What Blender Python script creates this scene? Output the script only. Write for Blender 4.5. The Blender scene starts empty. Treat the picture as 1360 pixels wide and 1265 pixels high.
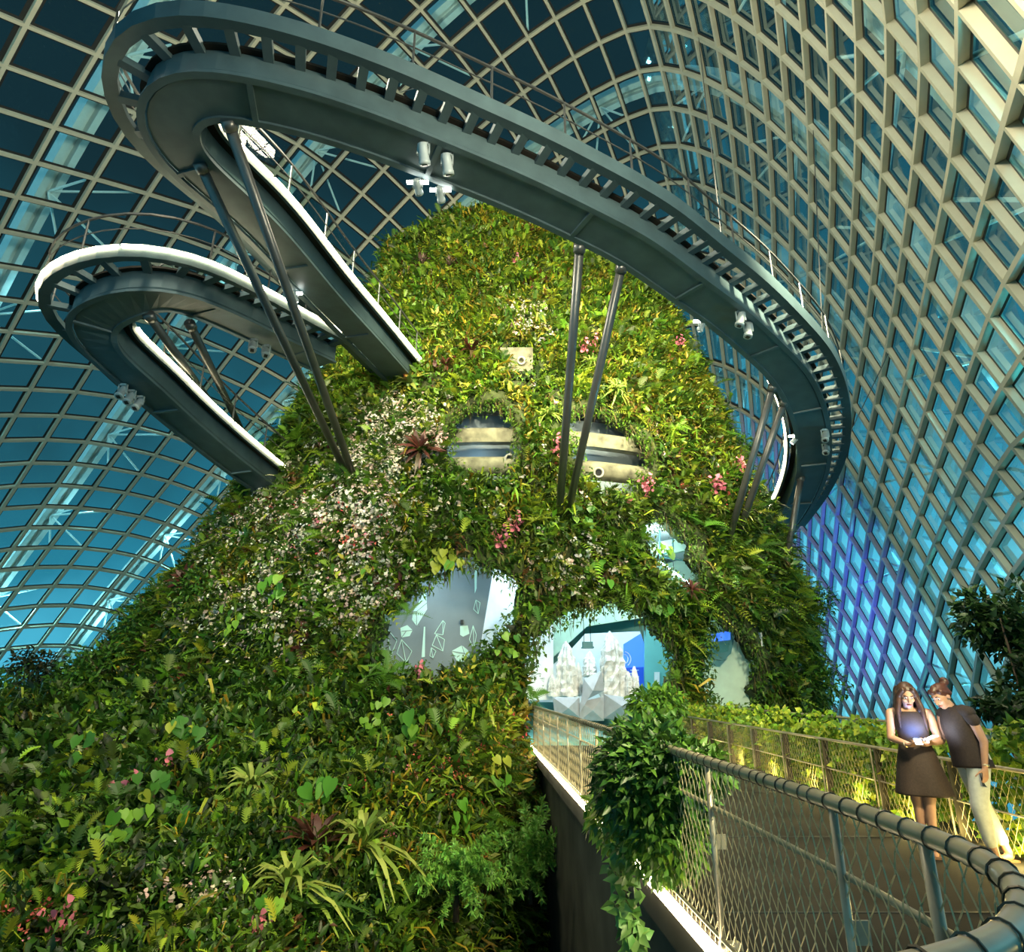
import bpy, bmesh, math, random
import numpy as np
from mathutils import Vector, Matrix, Euler
from mathutils.bvhtree import BVHTree
random.seed(7); RNG = np.random.default_rng(11)
C = bpy.context.scene.collection
PI = math.pi
# ------------------------------------------------------------------ camera
F, TH, CZ = 850.0, math.radians(18.4), 1.6
CT, ST = math.cos(TH), math.sin(TH)
cam = bpy.data.cameras.new('camera'); cam.sensor_width = 36; cam.lens = F / 1360 * 36; cam.clip_end = 400; cam.clip_start = .05
co = bpy.data.objects.new('camera', cam); C.objects.link(co)
co.location = (0, 0, CZ); co.rotation_euler = (PI / 2 + TH, 0, 0)
bpy.context.scene.camera = co

def ray(px, py):
    u = (px - 680) / F; v = (632.5 - py) / F
    return Vector((u, CT - v * ST, ST + v * CT))
def at_y(px, py, y):
    d = ray(px, py); return Vector((d.x / d.y * y, y, CZ + d.z / d.y * y))
def at_z(px, py, z):
    d = ray(px, py); t = (z - CZ) / d.z; return Vector((d.x * t, d.y * t, z))
def proj(P):
    P = np.asarray(P, float); x = P[..., 0]; y = P[..., 1]; z = P[..., 2] - CZ
    dep = y * CT + z * ST; up = -y * ST + z * CT
    dep = np.where(np.abs(dep) < .05, .05, dep)
    return np.stack([680 + F * x / dep, 632.5 - F * up / dep], -1)

# ------------------------------------------------------------------ scene helpers
def tag(o, label=None, cat=None, group=None, kind=None):
    if label: o['label'] = label
    if cat: o['category'] = cat
    if group: o['group'] = group
    if kind: o['kind'] = kind
    return o
def empty(name, loc=(0, 0, 0), label=None, cat=None, group=None, kind=None):
    o = bpy.data.objects.new(name, None); C.objects.link(o); o.location = loc; o.empty_display_size = .1
    return tag(o, label, cat, group, kind)
def link(name, me, mat=None, parent=None, smooth=False):
    o = bpy.data.objects.new(name, me); C.objects.link(o)
    if mat is not None:
        for m in (mat if isinstance(mat, (list, tuple)) else [mat]): me.materials.append(m)
    if smooth: me.polygons.foreach_set('use_smooth', [True] * len(me.polygons))
    if parent is not None: o.parent = parent
    return o
class MB:
    """collects shapes of one part into one mesh"""
    def __init__(s, org=(0, 0, 0)): s.v = []; s.f = []; s.m = []; s.o = Vector(org)
    def add(s, vs, fs, mi=0):
        b = len(s.v); s.v += [Vector(p) - s.o for p in vs]
        s.f += [tuple(b + i for i in f) for f in fs]; s.m += [mi] * len(fs); return s
    def box(s, c, size, rot=None, mi=0):
        h = Vector(size) / 2; M = rot.to_matrix() if rot is not None and not isinstance(rot, Matrix) else rot
        vs = []
        for z in (-1, 1):
            for x, y in ((-1, -1), (1, -1), (1, 1), (-1, 1)):
                p = Vector((x * h.x, y * h.y, z * h.z)); vs.append(Vector(c) + (M @ p if M is not None else p))
        return s.add(vs, [(3, 2, 1, 0), (4, 5, 6, 7), (0, 1, 5, 4), (1, 2, 6, 5), (2, 3, 7, 6), (3, 0, 4, 7)], mi)
    def tube(s, pts, r, n=8, cap=True, mi=0):
        pts = [Vector(p) for p in pts]; rs = r if isinstance(r, (list, tuple)) else [r] * len(pts)
        vs = []; fs = []; prev = None
        for i, p in enumerate(pts):
            t = (pts[min(i + 1, len(pts) - 1)] - pts[max(i - 1, 0)])
            t = t.normalized() if t.length > 1e-9 else Vector((0, 0, 1))
            if prev is None:
                a = t.orthogonal().normalized()
            else:
                a = prev - t * prev.dot(t); a = a.normalized() if a.length > 1e-6 else t.orthogonal().normalized()
            prev = a; b = t.cross(a)
            for k in range(n):
                w = 2 * PI * k / n; vs.append(p + (a * math.cos(w) + b * math.sin(w)) * rs[i])
        for i in range(len(pts) - 1):
            for k in range(n):
                k2 = (k + 1) % n; fs.append((i * n + k, i * n + k2, (i + 1) * n + k2, (i + 1) * n + k))
        if cap:
            fs.append(tuple(range(n - 1, -1, -1))); fs.append(tuple((len(pts) - 1) * n + k for k in range(n)))
        return s.add(vs, fs, mi)
    def sweep(s, path, prof, mi=0, cap=True):
        """path: list of (pos, side, up); prof: closed polygon [(side, up)]"""
        n = len(prof); vs = []; fs = []
        for p, sd, up in path:
            vs += [p + sd * a + up * b for a, b in prof]
        for i in range(len(path) - 1):
            for k in range(n):
                k2 = (k + 1) % n; fs.append((i * n + k, i * n + k2, (i + 1) * n + k2, (i + 1) * n + k))
        if cap:
            fs.append(tuple(range(n - 1, -1, -1))); fs.append(tuple((len(path) - 1) * n + k for k in range(n)))
        return s.add(vs, fs, mi)
    def lathe(s, c, prof, n=16, axis=(0, 0, 1), mi=0):
        ax = Vector(axis).normalized(); a = ax.orthogonal().normalized(); b = ax.cross(a); vs = []; fs = []
        for r, h in prof:
            for k in range(n):
                w = 2 * PI * k / n; vs.append(Vector(c) + ax * h + (a * math.cos(w) + b * math.sin(w)) * max(r, 1e-4))
        for i in range(len(prof) - 1):
            for k in range(n):
                k2 = (k + 1) % n; fs.append((i * n + k, i * n + k2, (i + 1) * n + k2, (i + 1) * n + k))
        fs.append(tuple(range(n - 1, -1, -1))); fs.append(tuple((len(prof) - 1) * n + k for k in range(n)))
        return s.add(vs, fs, mi)
    def ell(s, c, r, rot=None, n=12, m=8, mi=0):
        M = rot.to_matrix() if rot is not None else Matrix.Identity(3); vs = []; fs = []
        for i in range(m + 1):
            t = PI * i / m
            for k in range(n):
                w = 2 * PI * k / n
                p = Vector((max(math.sin(t), 1e-3) * math.cos(w) * r[0], max(math.sin(t), 1e-3) * math.sin(w) * r[1], -math.cos(t) * r[2]))
                vs.append(Vector(c) + M @ p)
        for i in range(m):
            for k in range(n):
                k2 = (k + 1) % n; fs.append((i * n + k, i * n + k2, (i + 1) * n + k2, (i + 1) * n + k))
        fs.append(tuple(range(n - 1, -1, -1))); fs.append(tuple(m * n + k for k in range(n)))
        return s.add(vs, fs, mi)
    def cap(s, p1, r1, p2, r2, n=12):
        p1 = Vector(p1); p2 = Vector(p2); d = (p2 - p1); L = d.length; d = d / L
        prof = [(p1 - d * r1 * math.cos(t), r1 * math.sin(t)) for t in (.05, .5, 1.0)] + [(p1, r1), (p2, r2)] + [(p2 + d * r2 * math.cos(t), r2 * math.sin(t)) for t in (1.0, .5, .05)]
        return s.tube([p for p, _ in prof], [r for _, r in prof], n)
    def mesh(s, name):
        me = bpy.data.meshes.new(name); me.from_pydata([tuple(p) for p in s.v], [], s.f)
        if any(s.m): me.polygons.foreach_set('material_index', s.m)
        me.validate(); me.update(); return me
    def build(s, name, mat, parent=None, smooth=False):
        return link(name, s.mesh(name), mat, parent, smooth)

# ------------------------------------------------------------------ materials
def mat(name, col, rough=.6, metal=0.0, noise=0.0, nscale=4.0, emit=None, estr=0.0, spec=.5, bump=0.0):
    m = bpy.data.materials.new(name); m.use_nodes = True; nt = m.node_tree; b = nt.nodes['Principled BSDF']
    b.inputs['Base Color'].default_value = (*col, 1); b.inputs['Roughness'].default_value = rough
    b.inputs['Metallic'].default_value = metal; b.inputs['Specular IOR Level'].default_value = spec
    if noise > 0:
        tc = nt.nodes.new('ShaderNodeTexCoord'); n = nt.nodes.new('ShaderNodeTexNoise'); n.inputs['Scale'].default_value = nscale; n.inputs['Detail'].default_value = 6
        nt.links.new(tc.outputs['Object'], n.inputs['Vector'])
        r = nt.nodes.new('ShaderNodeValToRGB')
        r.color_ramp.elements[0].position = .3; r.color_ramp.elements[1].position = .7
        r.color_ramp.elements[0].color = (*[max(0, c * (1 - noise)) for c in col], 1); r.color_ramp.elements[1].color = (*[min(1, c * (1 + noise)) for c in col], 1)
        nt.links.new(n.outputs['Fac'], r.inputs['Fac']); nt.links.new(r.outputs['Color'], b.inputs['Base Color'])
        if bump > 0:
            bp = nt.nodes.new('ShaderNodeBump'); bp.inputs['Strength'].default_value = bump; nt.links.new(n.outputs['Fac'], bp.inputs['Height']); nt.links.new(bp.outputs['Normal'], b.inputs['Normal'])
    if emit: b.inputs['Emission Color'].default_value = (*emit, 1); b.inputs['Emission Strength'].default_value = estr
    return m
M = {}
M['lattice'] = mat('lattice_paint', (.46, .45, .33), .45, noise=.06, nscale=1.5)
M['gasket'] = mat('black_seal', (.012, .014, .014), .5, noise=.2)
M['rib'] = mat('white_steel', (.8, .84, .84), .5, noise=.05)
M['steel'] = mat('dark_walkway_steel', (.07, .115, .125), .45, noise=.15, nscale=2, metal=.2)
M['steel2'] = mat('strut_steel', (.1, .105, .1), .35, noise=.12, nscale=3, metal=.5)
M['soffit'] = mat('walkway_soffit', (.1, .095, .08), .5, noise=.2, nscale=1.2)
M['led'] = mat('warm_led', (1, .9, .7), .5, emit=(1, .83, .52), estr=26)
M['ledlow'] = mat('warm_led_low', (1, .9, .7), .5, emit=(1, .82, .5), estr=11)
M['ledcool'] = mat('cool_led', (.8, .95, 1), .5, emit=(.55, .9, 1), estr=14)
M['lamp'] = mat('lamp_housing', (.36, .42, .42), .35, noise=.08, metal=.1)
M['lens'] = mat('lamp_louvre', (.02, .02, .02), .3, noise=.3)
M['lenson'] = mat('lamp_lens_lit', (1, 1, .95), .3, emit=(1, .95, .85), estr=14)
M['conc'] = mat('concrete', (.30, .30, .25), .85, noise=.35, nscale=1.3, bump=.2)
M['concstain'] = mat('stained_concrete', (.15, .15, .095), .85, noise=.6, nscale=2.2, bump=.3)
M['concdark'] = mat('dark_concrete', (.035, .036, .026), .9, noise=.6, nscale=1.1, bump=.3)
M['soil'] = mat('moss_soil', (.035, .05, .012), .95, noise=.6, nscale=2.5, bump=.5)
M['floor'] = mat('floor_dark', (.05, .05, .04), .8, noise=.4, nscale=.6)
M['deck'] = mat('deck_plate', (.022, .02, .016), .75, noise=.35, nscale=1.4, spec=.12)
M['inox'] = mat('brushed_steel', (.36, .32, .23), .32, noise=.15, nscale=8, metal=.3)
M['wire'] = mat('mesh_wire', (.62, .52, .3), .4, noise=.1, metal=.35)
M['post'] = mat('post_plate', (.09, .08, .06), .4, noise=.2, metal=.6)
M['root'] = mat('roots', (.075, .05, .022), .9, noise=.4, nscale=8)
M['bark'] = mat('bark', (.06, .04, .022), .9, noise=.4, nscale=9, bump=.4)
M['muralwall'] = mat('grey_wall', (.17, .22, .25), .8, noise=.12, nscale=1)
M['mural'] = mat('mint_paint', (.5, .78, .72), .7, noise=.05)
M['white'] = mat('white_panel', (.82, .86, .9), .6, noise=.04)
M['plinth'] = mat('grey_plinth', (.4, .44, .5), .6, noise=.1)
M['pale'] = mat('pale_green_panel', (.55, .75, .6), .6, noise=.06)
M['teal'] = mat('teal_wall', (.16, .5, .5), .6, noise=.1, nscale=.8)
M['tealdark'] = mat('teal_box', (.03, .16, .18), .5, noise=.1)
M['blue'] = mat('blue_screen', (.05, .15, .7), .4, emit=(.04, .17, .95), estr=1.0)
M['navy'] = mat('navy_screen', (.01, .05, .3), .4, emit=(.01, .06, .45), estr=.8)
M['stal'] = mat('white_stalagmite', (.78, .82, .8), .7, noise=.45, nscale=5, bump=.8)
def glass_mat():
    m = bpy.data.materials.new('dome_glass'); m.use_nodes = True; nt = m.node_tree; nt.nodes.clear()
    out = nt.nodes.new('ShaderNodeOutputMaterial'); tr = nt.nodes.new('ShaderNodeBsdfTransparent'); gl = nt.nodes.new('ShaderNodeBsdfGlossy'); mx = nt.nodes.new('ShaderNodeMixShader')
    tr.inputs['Color'].default_value = (.66, .86, .86, 1); gl.inputs['Roughness'].default_value = .025; gl.inputs['Color'].default_value = (.75, .9, .9, 1)
    fr = nt.nodes.new('ShaderNodeFresnel'); fr.inputs['IOR'].default_value = 1.5
    fm = nt.nodes.new('ShaderNodeMath'); fm.operation = 'MULTIPLY'; fm.inputs[1].default_value = .42
    nt.links.new(fr.outputs[0], fm.inputs[0]); nt.links.new(fm.outputs[0], mx.inputs[0]); nt.links.new(tr.outputs[0], mx.inputs[1]); nt.links.new(gl.outputs[0], mx.inputs[2]); nt.links.new(mx.outputs[0], out.inputs[0])
    return m
M['glass'] = glass_mat()
def clear_glass():
    m = bpy.data.materials.new('clear_glass'); m.use_nodes = True; nt = m.node_tree; nt.nodes.clear()
    out = nt.nodes.new('ShaderNodeOutputMaterial'); tr = nt.nodes.new('ShaderNodeBsdfTransparent'); gl = nt.nodes.new('ShaderNodeBsdfGlossy'); mx = nt.nodes.new('ShaderNodeMixShader')
    tr.inputs['Color'].default_value = (.86, .93, .9, 1); gl.inputs['Roughness'].default_value = .03; mx.inputs[0].default_value = .02
    nt.links.new(tr.outputs[0], mx.inputs[1]); nt.links.new(gl.outputs[0], mx.inputs[2]); nt.links.new(mx.outputs[0], out.inputs[0]); return m
M['clear'] = clear_glass()
def leaf_mat():
    m = bpy.data.materials.new('leaf'); m.use_nodes = True; nt = m.node_tree; nt.nodes.clear()
    out = nt.nodes.new('ShaderNodeOutputMaterial'); at = nt.nodes.new('ShaderNodeAttribute'); at.attribute_name = 'Col'
    d = nt.nodes.new('ShaderNodeBsdfPrincipled'); d.inputs['Roughness'].default_value = .42; d.inputs['Specular IOR Level'].default_value = .35
    t = nt.nodes.new('ShaderNodeBsdfTranslucent'); mx = nt.nodes.new('ShaderNodeMixShader'); mx.inputs[0].default_value = .22
    nt.links.new(at.outputs['Color'], d.inputs['Base Color']); nt.links.new(at.outputs['Color'], t.inputs['Color'])
    nt.links.new(d.outputs[0], mx.inputs[1]); nt.links.new(t.outputs[0], mx.inputs[2]); nt.links.new(mx.outputs[0], out.inputs[0]); return m
M['leaf'] = leaf_mat()

# ------------------------------------------------------------------ leaves
def nrm(a): return a / np.maximum(np.linalg.norm(a, axis=-1, keepdims=True), 1e-9)
class Soup:
    def __init__(s): s.v = []; s.t = []; s.c = []; s.n = 0
    def put(s, V, T, col):
        """V (n,k,3), T (m,3) template tris, col (n,3)"""
        n, k = V.shape[:2]
        if n == 0: return
        s.v.append(V.reshape(-1, 3)); s.t.append((T[None] + (np.arange(n) * k)[:, None, None] + s.n).reshape(-1, 3))
        s.c.append(np.repeat(col, k, axis=0)); s.n += n * k
    def leaf(s, P, D, N, L, W, col, bend=.18, fold=.25):
        L = L[:, None]; W = W[:, None]; S = nrm(np.cross(D, N)); N = np.cross(S, D)
        mid = P + D * L * .42
        V = np.stack([P, mid + S * W * .5 + N * W * fold, mid + N * 0, mid - S * W * .5 + N * W * fold, P + D * L * .97 - N * L * bend], 1)
        s.put(V, np.array([(0, 1, 2), (0, 2, 3), (1, 4, 2), (2, 4, 3)]), col)
    def blade(s, P, D, L, W, col, droop=.45):
        L = L[:, None]; W = W[:, None]; S = nrm(np.cross(D, np.array([0, 0, 1.]) + RNG.normal(size=D.shape) * .3)); dn = np.array([0, 0, -1.])
        m = P + D * L * .55 + dn * L * droop * .25; e = P + D * L * .9 + dn * L * droop
        V = np.stack([P - S * W * .35, P + S * W * .35, m + S * W * .5, m - S * W * .5, e], 1)
        s.put(V, np.array([(0, 1, 2), (0, 2, 3), (3, 2, 4)]), col)
    def frond(s, P, D, N, L, col, k=8, wid=.32, droop=.5):
        L = L[:, None]; S = nrm(np.cross(D, N)); N = np.cross(S, D); VV = []
        for i in range(k):
            t = (i + .6) / k; c = P + D * L * t - np.array([0, 0, 1.]) * L * droop * t * t
            w = wid * L * (math.sin(PI * min(1, t * .9 + .12)) ** .8) * .62
            b = D * L * (.42 / k)
            for sg in (-1, 1):
                VV += [c - b, c + b, c + S * sg * w + D * L * .09 - N * L * .02]
        c2 = P + D * L - np.array([0, 0, 1.]) * L * droop
        V = np.stack(VV, 1); T = np.array([(3 * i, 3 * i + 1, 3 * i + 2) for i in range(2 * k)]); s.put(V, T, col)
    def disc(s, P, N, R, col, n=6):
        a = nrm(np.cross(N, RNG.normal(size=N.shape))); b = np.cross(N, a); R = R[:, None]
        V = np.stack([P + (a * math.cos(2 * PI * i / n) + b * math.sin(2 * PI * i / n)) * R * (1 if i % 2 else .75) for i in range(n)], 1)
        s.put(V, np.array([(0, i, i + 1) for i in range(1, n - 1)]), col)
    def mesh(s, name):
        me = bpy.data.meshes.new(name); V = np.concatenate(s.v).astype(np.float32); T = np.concatenate(s.t).astype(np.int32); Cc = np.concatenate(s.c)
        me.vertices.add(len(V)); me.vertices.foreach_set('co', V.ravel()); me.loops.add(T.size); me.loops.foreach_set('vertex_index', T.ravel())
        me.polygons.add(len(T)); me.polygons.foreach_set('loop_start', np.arange(0, T.size, 3, dtype=np.int32)); me.polygons.foreach_set('loop_total', np.full(len(T), 3, dtype=np.int32))
        a = me.color_attributes.new('Col', 'FLOAT_COLOR', 'POINT'); a.data.foreach_set('color', np.concatenate([np.clip(Cc, 0, 1), np.ones((len(Cc), 1))], 1).astype(np.float32).ravel())
        me.update(); return me
    def build(s, name, parent=None): return link(name, s.mesh(name), M['leaf'], parent)
def jit(col, n, v=.3, h=.12):
    col = np.asarray(col, float)
    k = RNG.uniform(1 - v, 1 + v, (n, 1)); hh = RNG.normal(0, h, (n, 3)) * np.array([1, .4, .6])
    return np.clip(col * k * (1 + hh), 0, 1)
def rnd_dirs(N, spread, up=0.0):
    D = nrm(N + RNG.normal(size=N.shape) * spread + np.array([0, 0, up])); return D

# ------------------------------------------------------------------ world
w = bpy.data.worlds.new('night_sky'); bpy.context.scene.world = w; w.use_nodes = True; nt = w.node_tree; nt.nodes.clear()
out = nt.nodes.new('ShaderNodeOutputWorld'); bg = nt.nodes.new('ShaderNodeBackground'); tc = nt.nodes.new('ShaderNodeTexCoord')
sp = nt.nodes.new('ShaderNodeSeparateXYZ'); nt.links.new(tc.outputs['Generated'], sp.inputs[0])
rp = nt.nodes.new('ShaderNodeValToRGB'); cr = rp.color_ramp
cr.elements[0].color = (.012, .055, .09, 1); cr.elements[1].color = (.007, .019, .026, 1)
for pos, c in ((.43, (.05, .33, .47)), (.495, (.3, 1.0, 1.25)), (.55, (.11, .55, .78)), (.63, (.027, .22, .33)), (.73, (.016, .085, .12)), (.86, (.009, .028, .038))):
    e = cr.elements.new(pos); e.color = (*c, 1)

ma = nt.nodes.new('ShaderNodeMath'); ma.operation = 'MULTIPLY_ADD'; ma.inputs[1].default_value = .5; ma.inputs[2].default_value = .5
ns = nt.nodes.new('ShaderNodeTexNoise'); ns.inputs['Scale'].default_value = 3.5; ns.inputs['Detail'].default_value = 5; nt.links.new(tc.outputs['Generated'], ns.inputs['Vector'])
mb2 = nt.nodes.new('ShaderNodeMath'); mb2.operation = 'MULTIPLY_ADD'; mb2.inputs[1].default_value = .22; mb2.inputs[2].default_value = -.11
ad = nt.nodes.new('ShaderNodeMath'); ad.operation = 'ADD'
# the city side (+x) glows higher up
mx = nt.nodes.new('ShaderNodeMath'); mx.operation = 'MULTIPLY_ADD'; mx.inputs[1].default_value = -.09; mx.inputs[2].default_value = .0
nt.links.new(sp.outputs['X'], mx.inputs[0])
ad2 = nt.nodes.new('ShaderNodeMath'); ad2.operation = 'ADD'
nt.links.new(sp.outputs['Z'], ma.inputs[0]); nt.links.new(ns.outputs['Fac'], mb2.inputs[0]); nt.links.new(ma.outputs[0], ad.inputs[0]); nt.links.new(mb2.outputs[0], ad.inputs[1])
nt.links.new(ad.outputs[0], ad2.inputs[0]); nt.links.new(mx.outputs[0], ad2.inputs[1])
nt.links.new(ad2.outputs[0], rp.inputs['Fac']); nt.links.new(rp.outputs['Color'], bg.inputs['Color']); bg.inputs['Strength'].default_value = 1.0
nt.links.new(bg.outputs[0], out.inputs[0])

def lamp(kind, loc, energy, col, size=.3, target=None, angle=60, blend=.6):
    l = bpy.data.lights.new(kind.lower() + '_light', kind); l.energy = energy; l.color = col
    if kind == 'SPOT': l.spot_size = math.radians(angle); l.spot_blend = blend; l.shadow_soft_size = size
    elif kind == 'AREA': l.size = size
    else: l.shadow_soft_size = size
    o = bpy.data.objects.new(l.name, l); C.objects.link(o); o.location = loc
    if target is not None: o.rotation_euler = (Vector(target) - Vector(loc)).to_track_quat('-Z', 'Y').to_euler()
    return o

# ------------------------------------------------------------------ glasshouse shell (a tilted super-ellipsoid carrying a two-way grid)
DS = 2.45
DC = np.array([-12.4475533, 16.9579409, -22.772407]); DA = np.exp(np.array([2.92133669, 3.5488053, 3.72824716])); DPW = 2 * math.exp(-.244975386)
def dome_rot():
    ya, t1, t2 = -.579055889, .00390243264, -.408869701
    A = np.array([[math.cos(ya), math.sin(ya), 0], [-math.sin(ya), math.cos(ya), 0], [0, 0, 1]])
    A = np.array([[1, 0, 0], [0, math.cos(t1), math.sin(t1)], [0, -math.sin(t1), math.cos(t1)]]) @ A
    return np.array([[math.cos(t2), 0, math.sin(t2)], [0, 1, 0], [-math.sin(t2), 0, math.cos(t2)]]) @ A
DM = dome_rot()
DCO = np.array([[-0.27063, 0.12365, 0.8988], [-0.82478, -0.00618, -0.39678], [0.31161, -0.00769, -0.45861], [0.12467, -0.04469, 0.57655], [-0.19855, -0.05845, 0.12623], [0.03333, 0.07749, -0.36449], [0.08436, 0.32953, -0.04585], [0.10041, 0.00116, 0.04494], [-0.28083, -0.22168, -0.01305], [-0.03923, -0.0349, -0.02263], [0.25035, 0.18935, 0.07455], [-0.0213, -0.01508, -0.09416], [0.03663, -0.04476, 0.01291], [-0.16769, -0.07077, -0.03443], [-0.29829, 0.00198, -0.08386], [-0.04286, 0.06565, 0.02037], [-0.04929, -0.03969, -0.08163], [-0.07124, -0.06581, -0.02988], [0.11286, 0.03466, -0.07776], [0.08957, 0.06371, -0.10942], [0.05228, -0.01521, -0.05557]]
)
def dome_core(ij):
    a = (ij[:, 0] - 9) / 12; b = (ij[:, 1] + 2) / 28
    B = np.stack([a ** m * b ** n for m in range(6) for n in range(6 - m)], 1); q = B @ DCO
    k = (np.abs(q) ** DPW).sum(1) ** (1 / DPW)
    return (((q / k[:, None]) * DA) @ DM + DC) * DS + np.array([0, 0, CZ])
def dome(ij):
    ij = np.asarray(ij, float); i, r = ij[:, 0], ij[:, 1]
    lo = np.interp(i, [0, 5, 8, 10, 13, 15, 18], [-22, -24, -25.5, -27, -27.5, -26.5, -23.5]); hi = np.interp(i, [0, 3, 6, 8, 10, 18], [6, 14, 20.5, 23, 22.5, 20])
    ic = np.clip(i, -1.2, 18.0); rc = np.clip(r, lo, hi); p = dome_core(np.stack([ic, rc], 1))
    e = 1.0
    di = dome_core(np.stack([np.clip(ic + np.where(i < 5, e, 0), -9, 18), rc], 1)) - dome_core(np.stack([ic - np.where(i < 5, 0, e), rc], 1))
    rs = np.where(r > hi, -e, e)
    dr = (dome_core(np.stack([ic, rc + rs], 1)) - p) / rs[:, None]
    return p + di * (i - ic)[:, None] + dr * (r - rc)[:, None]
I0, I1, R0, R1 = -2, 32, -36, 29
gi, gr = np.meshgrid(np.arange(I0, I1 + 1), np.arange(R0, R1 + 1), indexing='ij')
G = dome(np.stack([gi.ravel(), gr.ravel()], 1)).reshape(gi.shape + (3,))
def grid_normal(G):
    a = np.gradient(G, axis=0); b = np.gradient(G, axis=1); n = nrm(np.cross(a, b))
    c = np.array([0, 25, 8.0]); s = np.sign(((c - G) * n).sum(-1, keepdims=True)); return n * s      # inward
GN = grid_normal(G)
ok = (G[..., 2] > -3.2) & (G[..., 1] > -2.5) & (G[..., 1] < 72) & ~((G[..., 1] < 9) & (G[..., 2] < 8) & (G[..., 0] > -2))
def fin_strip(mb, line, nor, w, d0, d1):
    for k in range(len(line) - 1):
        if line[k] is None or line[k + 1] is None: continue
        p, q = Vector(line[k]), Vector(line[k + 1]); t = (q - p).normalized(); vs = []
        for P_, n_ in ((p, nor[k]), (q, nor[k + 1])):
            n_ = Vector(n_); s_ = t.cross(n_).normalized() * (w / 2)
            vs += [P_ - s_ + n_ * d0, P_ + s_ + n_ * d0, P_ + s_ + n_ * d1, P_ - s_ + n_ * d1]
        mb.add(vs, [(0, 1, 5, 4), (1, 2, 6, 5), (2, 3, 7, 6), (3, 0, 4, 7)])
regions = {'wall_left': lambda r: r >= 7, 'ceiling': lambda r: -10 <= r < 7, 'wall_right': lambda r: r < -10}
for nm, test in regions.items():
    mb = MB(); gl = MB(); gk = MB()
    for a in range(G.shape[0]):
        for b in range(G.shape[1]):
            if not ok[a, b] or not test(gr[a, b]): continue
            if b + 1 < G.shape[1] and ok[a, b + 1]: fin_strip(mb, [G[a, b], G[a, b + 1]], [GN[a, b], GN[a, b + 1]], .18, 0, .27)
            if a + 1 < G.shape[0] and ok[a + 1, b]: fin_strip(mb, [G[a, b], G[a + 1, b]], [GN[a, b], GN[a + 1, b]], .16, 0, .27)
            if a + 1 < G.shape[0] and b + 1 < G.shape[1] and ok[a + 1, b] and ok[a, b + 1] and ok[a + 1, b + 1]:
                q = [Vector(G[a, b]), Vector(G[a + 1, b]), Vector(G[a + 1, b + 1]), Vector(G[a, b + 1])]
                gl.add(q, [(0, 1, 2, 3)])
                c = sum(q, Vector()) / 4; n_ = Vector(GN[a, b]) * .05
                inn = [c + (p - c) * .8 + n_ for p in q]; ou = [p + n_ for p in q]
                gk.add(ou + inn, [(k, (k + 1) % 4, 4 + (k + 1) % 4, 4 + k) for k in range(4)])
    o = mb.build(nm, M['lattice']); tag(o, {'wall_left': 'far left flank of the glazed steel grid shell', 'ceiling': 'glazed grid shell vault arching over the planted mountain', 'wall_right': 'right flank of the grid shell with deep beige fins'}[nm], 'glasshouse shell', kind='structure')
    gl.build('glass_pane', M['glass'], o); gk.build('pane_seal', M['gasket'], o)
# outer steel arches with their V props
for k, i in enumerate((-2, 2, 6, 10, 14, 18)):
    rr = np.arange(-36, 29.1, 1.0); Pn = dome(np.stack([np.full(len(rr), i - .35), rr], 1)); a = int(round(i)) - I0
    out = []; mb = MB(); pr = MB()
    for j in range(len(rr)):
        if j >= G.shape[1] or not ok[a, j]: continue
        n_ = Vector(-GN[a, j]); t = Vector(G[a, min(j + 1, G.shape[1] - 1)] - G[a, max(j - 1, 0)]).normalized(); s_ = t.cross(n_).normalized()
        out.append((Vector(Pn[j]) + n_ * 1.3, s_, n_))
        if int(rr[j]) % 4 == 0:
            b = Vector(Pn[j]) + n_ * 1.4
            for da in (0, 1):
                for dj in (-1, 1):
                    a2 = min(a + da, G.shape[0] - 1); j2 = min(max(j + dj, 0), G.shape[1] - 1)
                    pr.tube([b, Vector(G[a2, j2])], .07, 6)
    if len(out) < 3: continue
    mb.sweep(out, [(-.5, 0), (-.17, 0), (-.17, .5), (.17, .5), (.17, 0), (.5, 0), (.5, .9), (-.5, .9)])
    o = mb.build('trim_%d' % (k + 1), M['rib']); tag(o, 'white steel arch outside the glass', 'steel arch', kind='structure'); pr.build('prop', M['rib'], o)
    for q in range(2, len(out), 5):
        p, s_, n_ = out[q]
        if p.z > 30 or p.y > 66: continue
        lamp('POINT', p - n_ * .35 + s_ * 1.7, (1150 if p.z < 15 else 200) * (1 if p.x < 0 else .17), (.4, .9, 1) if p.x < 0 else (.15, .8, 1), .3)
# ------------------------------------------------------------------ the planted mountain
SIL_L = [(640, 283), (590, 292), (545, 314), (515, 348), (500, 378), (482, 430), (458, 490), (405, 548), (355, 608), (310, 662), (280, 727), (225, 780), (170, 838), (130, 895), (105, 940), (90, 990), (80, 1060), (75, 1140)]
SIL_R = [(640, 283), (700, 296), (758, 315), (815, 348), (857, 388), (893, 442), (922, 492), (952, 547), (978, 612), (998, 662), (1027, 707), (1046, 762), (1060, 840), (1078, 930), (1085, 990), (1090, 1060), (1094, 1140)]
TCY = 31.0; ZTOP = 28.2
def t_front(z): return float(np.interp(z, [-6, 0, 4, 8, 12, 16, 20, 24, 26.5, 28.2], [20, 20.2, 20.2, 20.8, 22, 24, 26, 28.2, 29.6, 30.7]))
def sl(S):
    a = np.array([((lambda d: (d.z / d.y, d.x / d.y))(ray(x, y))) for x, y in S]); o = np.argsort(a[:, 0]); return a[o]
SLL, SLR = sl(SIL_L), sl(SIL_R)
LV = np.concatenate([np.arange(-6.5, 26, .75), np.arange(26, 28.2, .3), [28.15]])
TP = []
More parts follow.
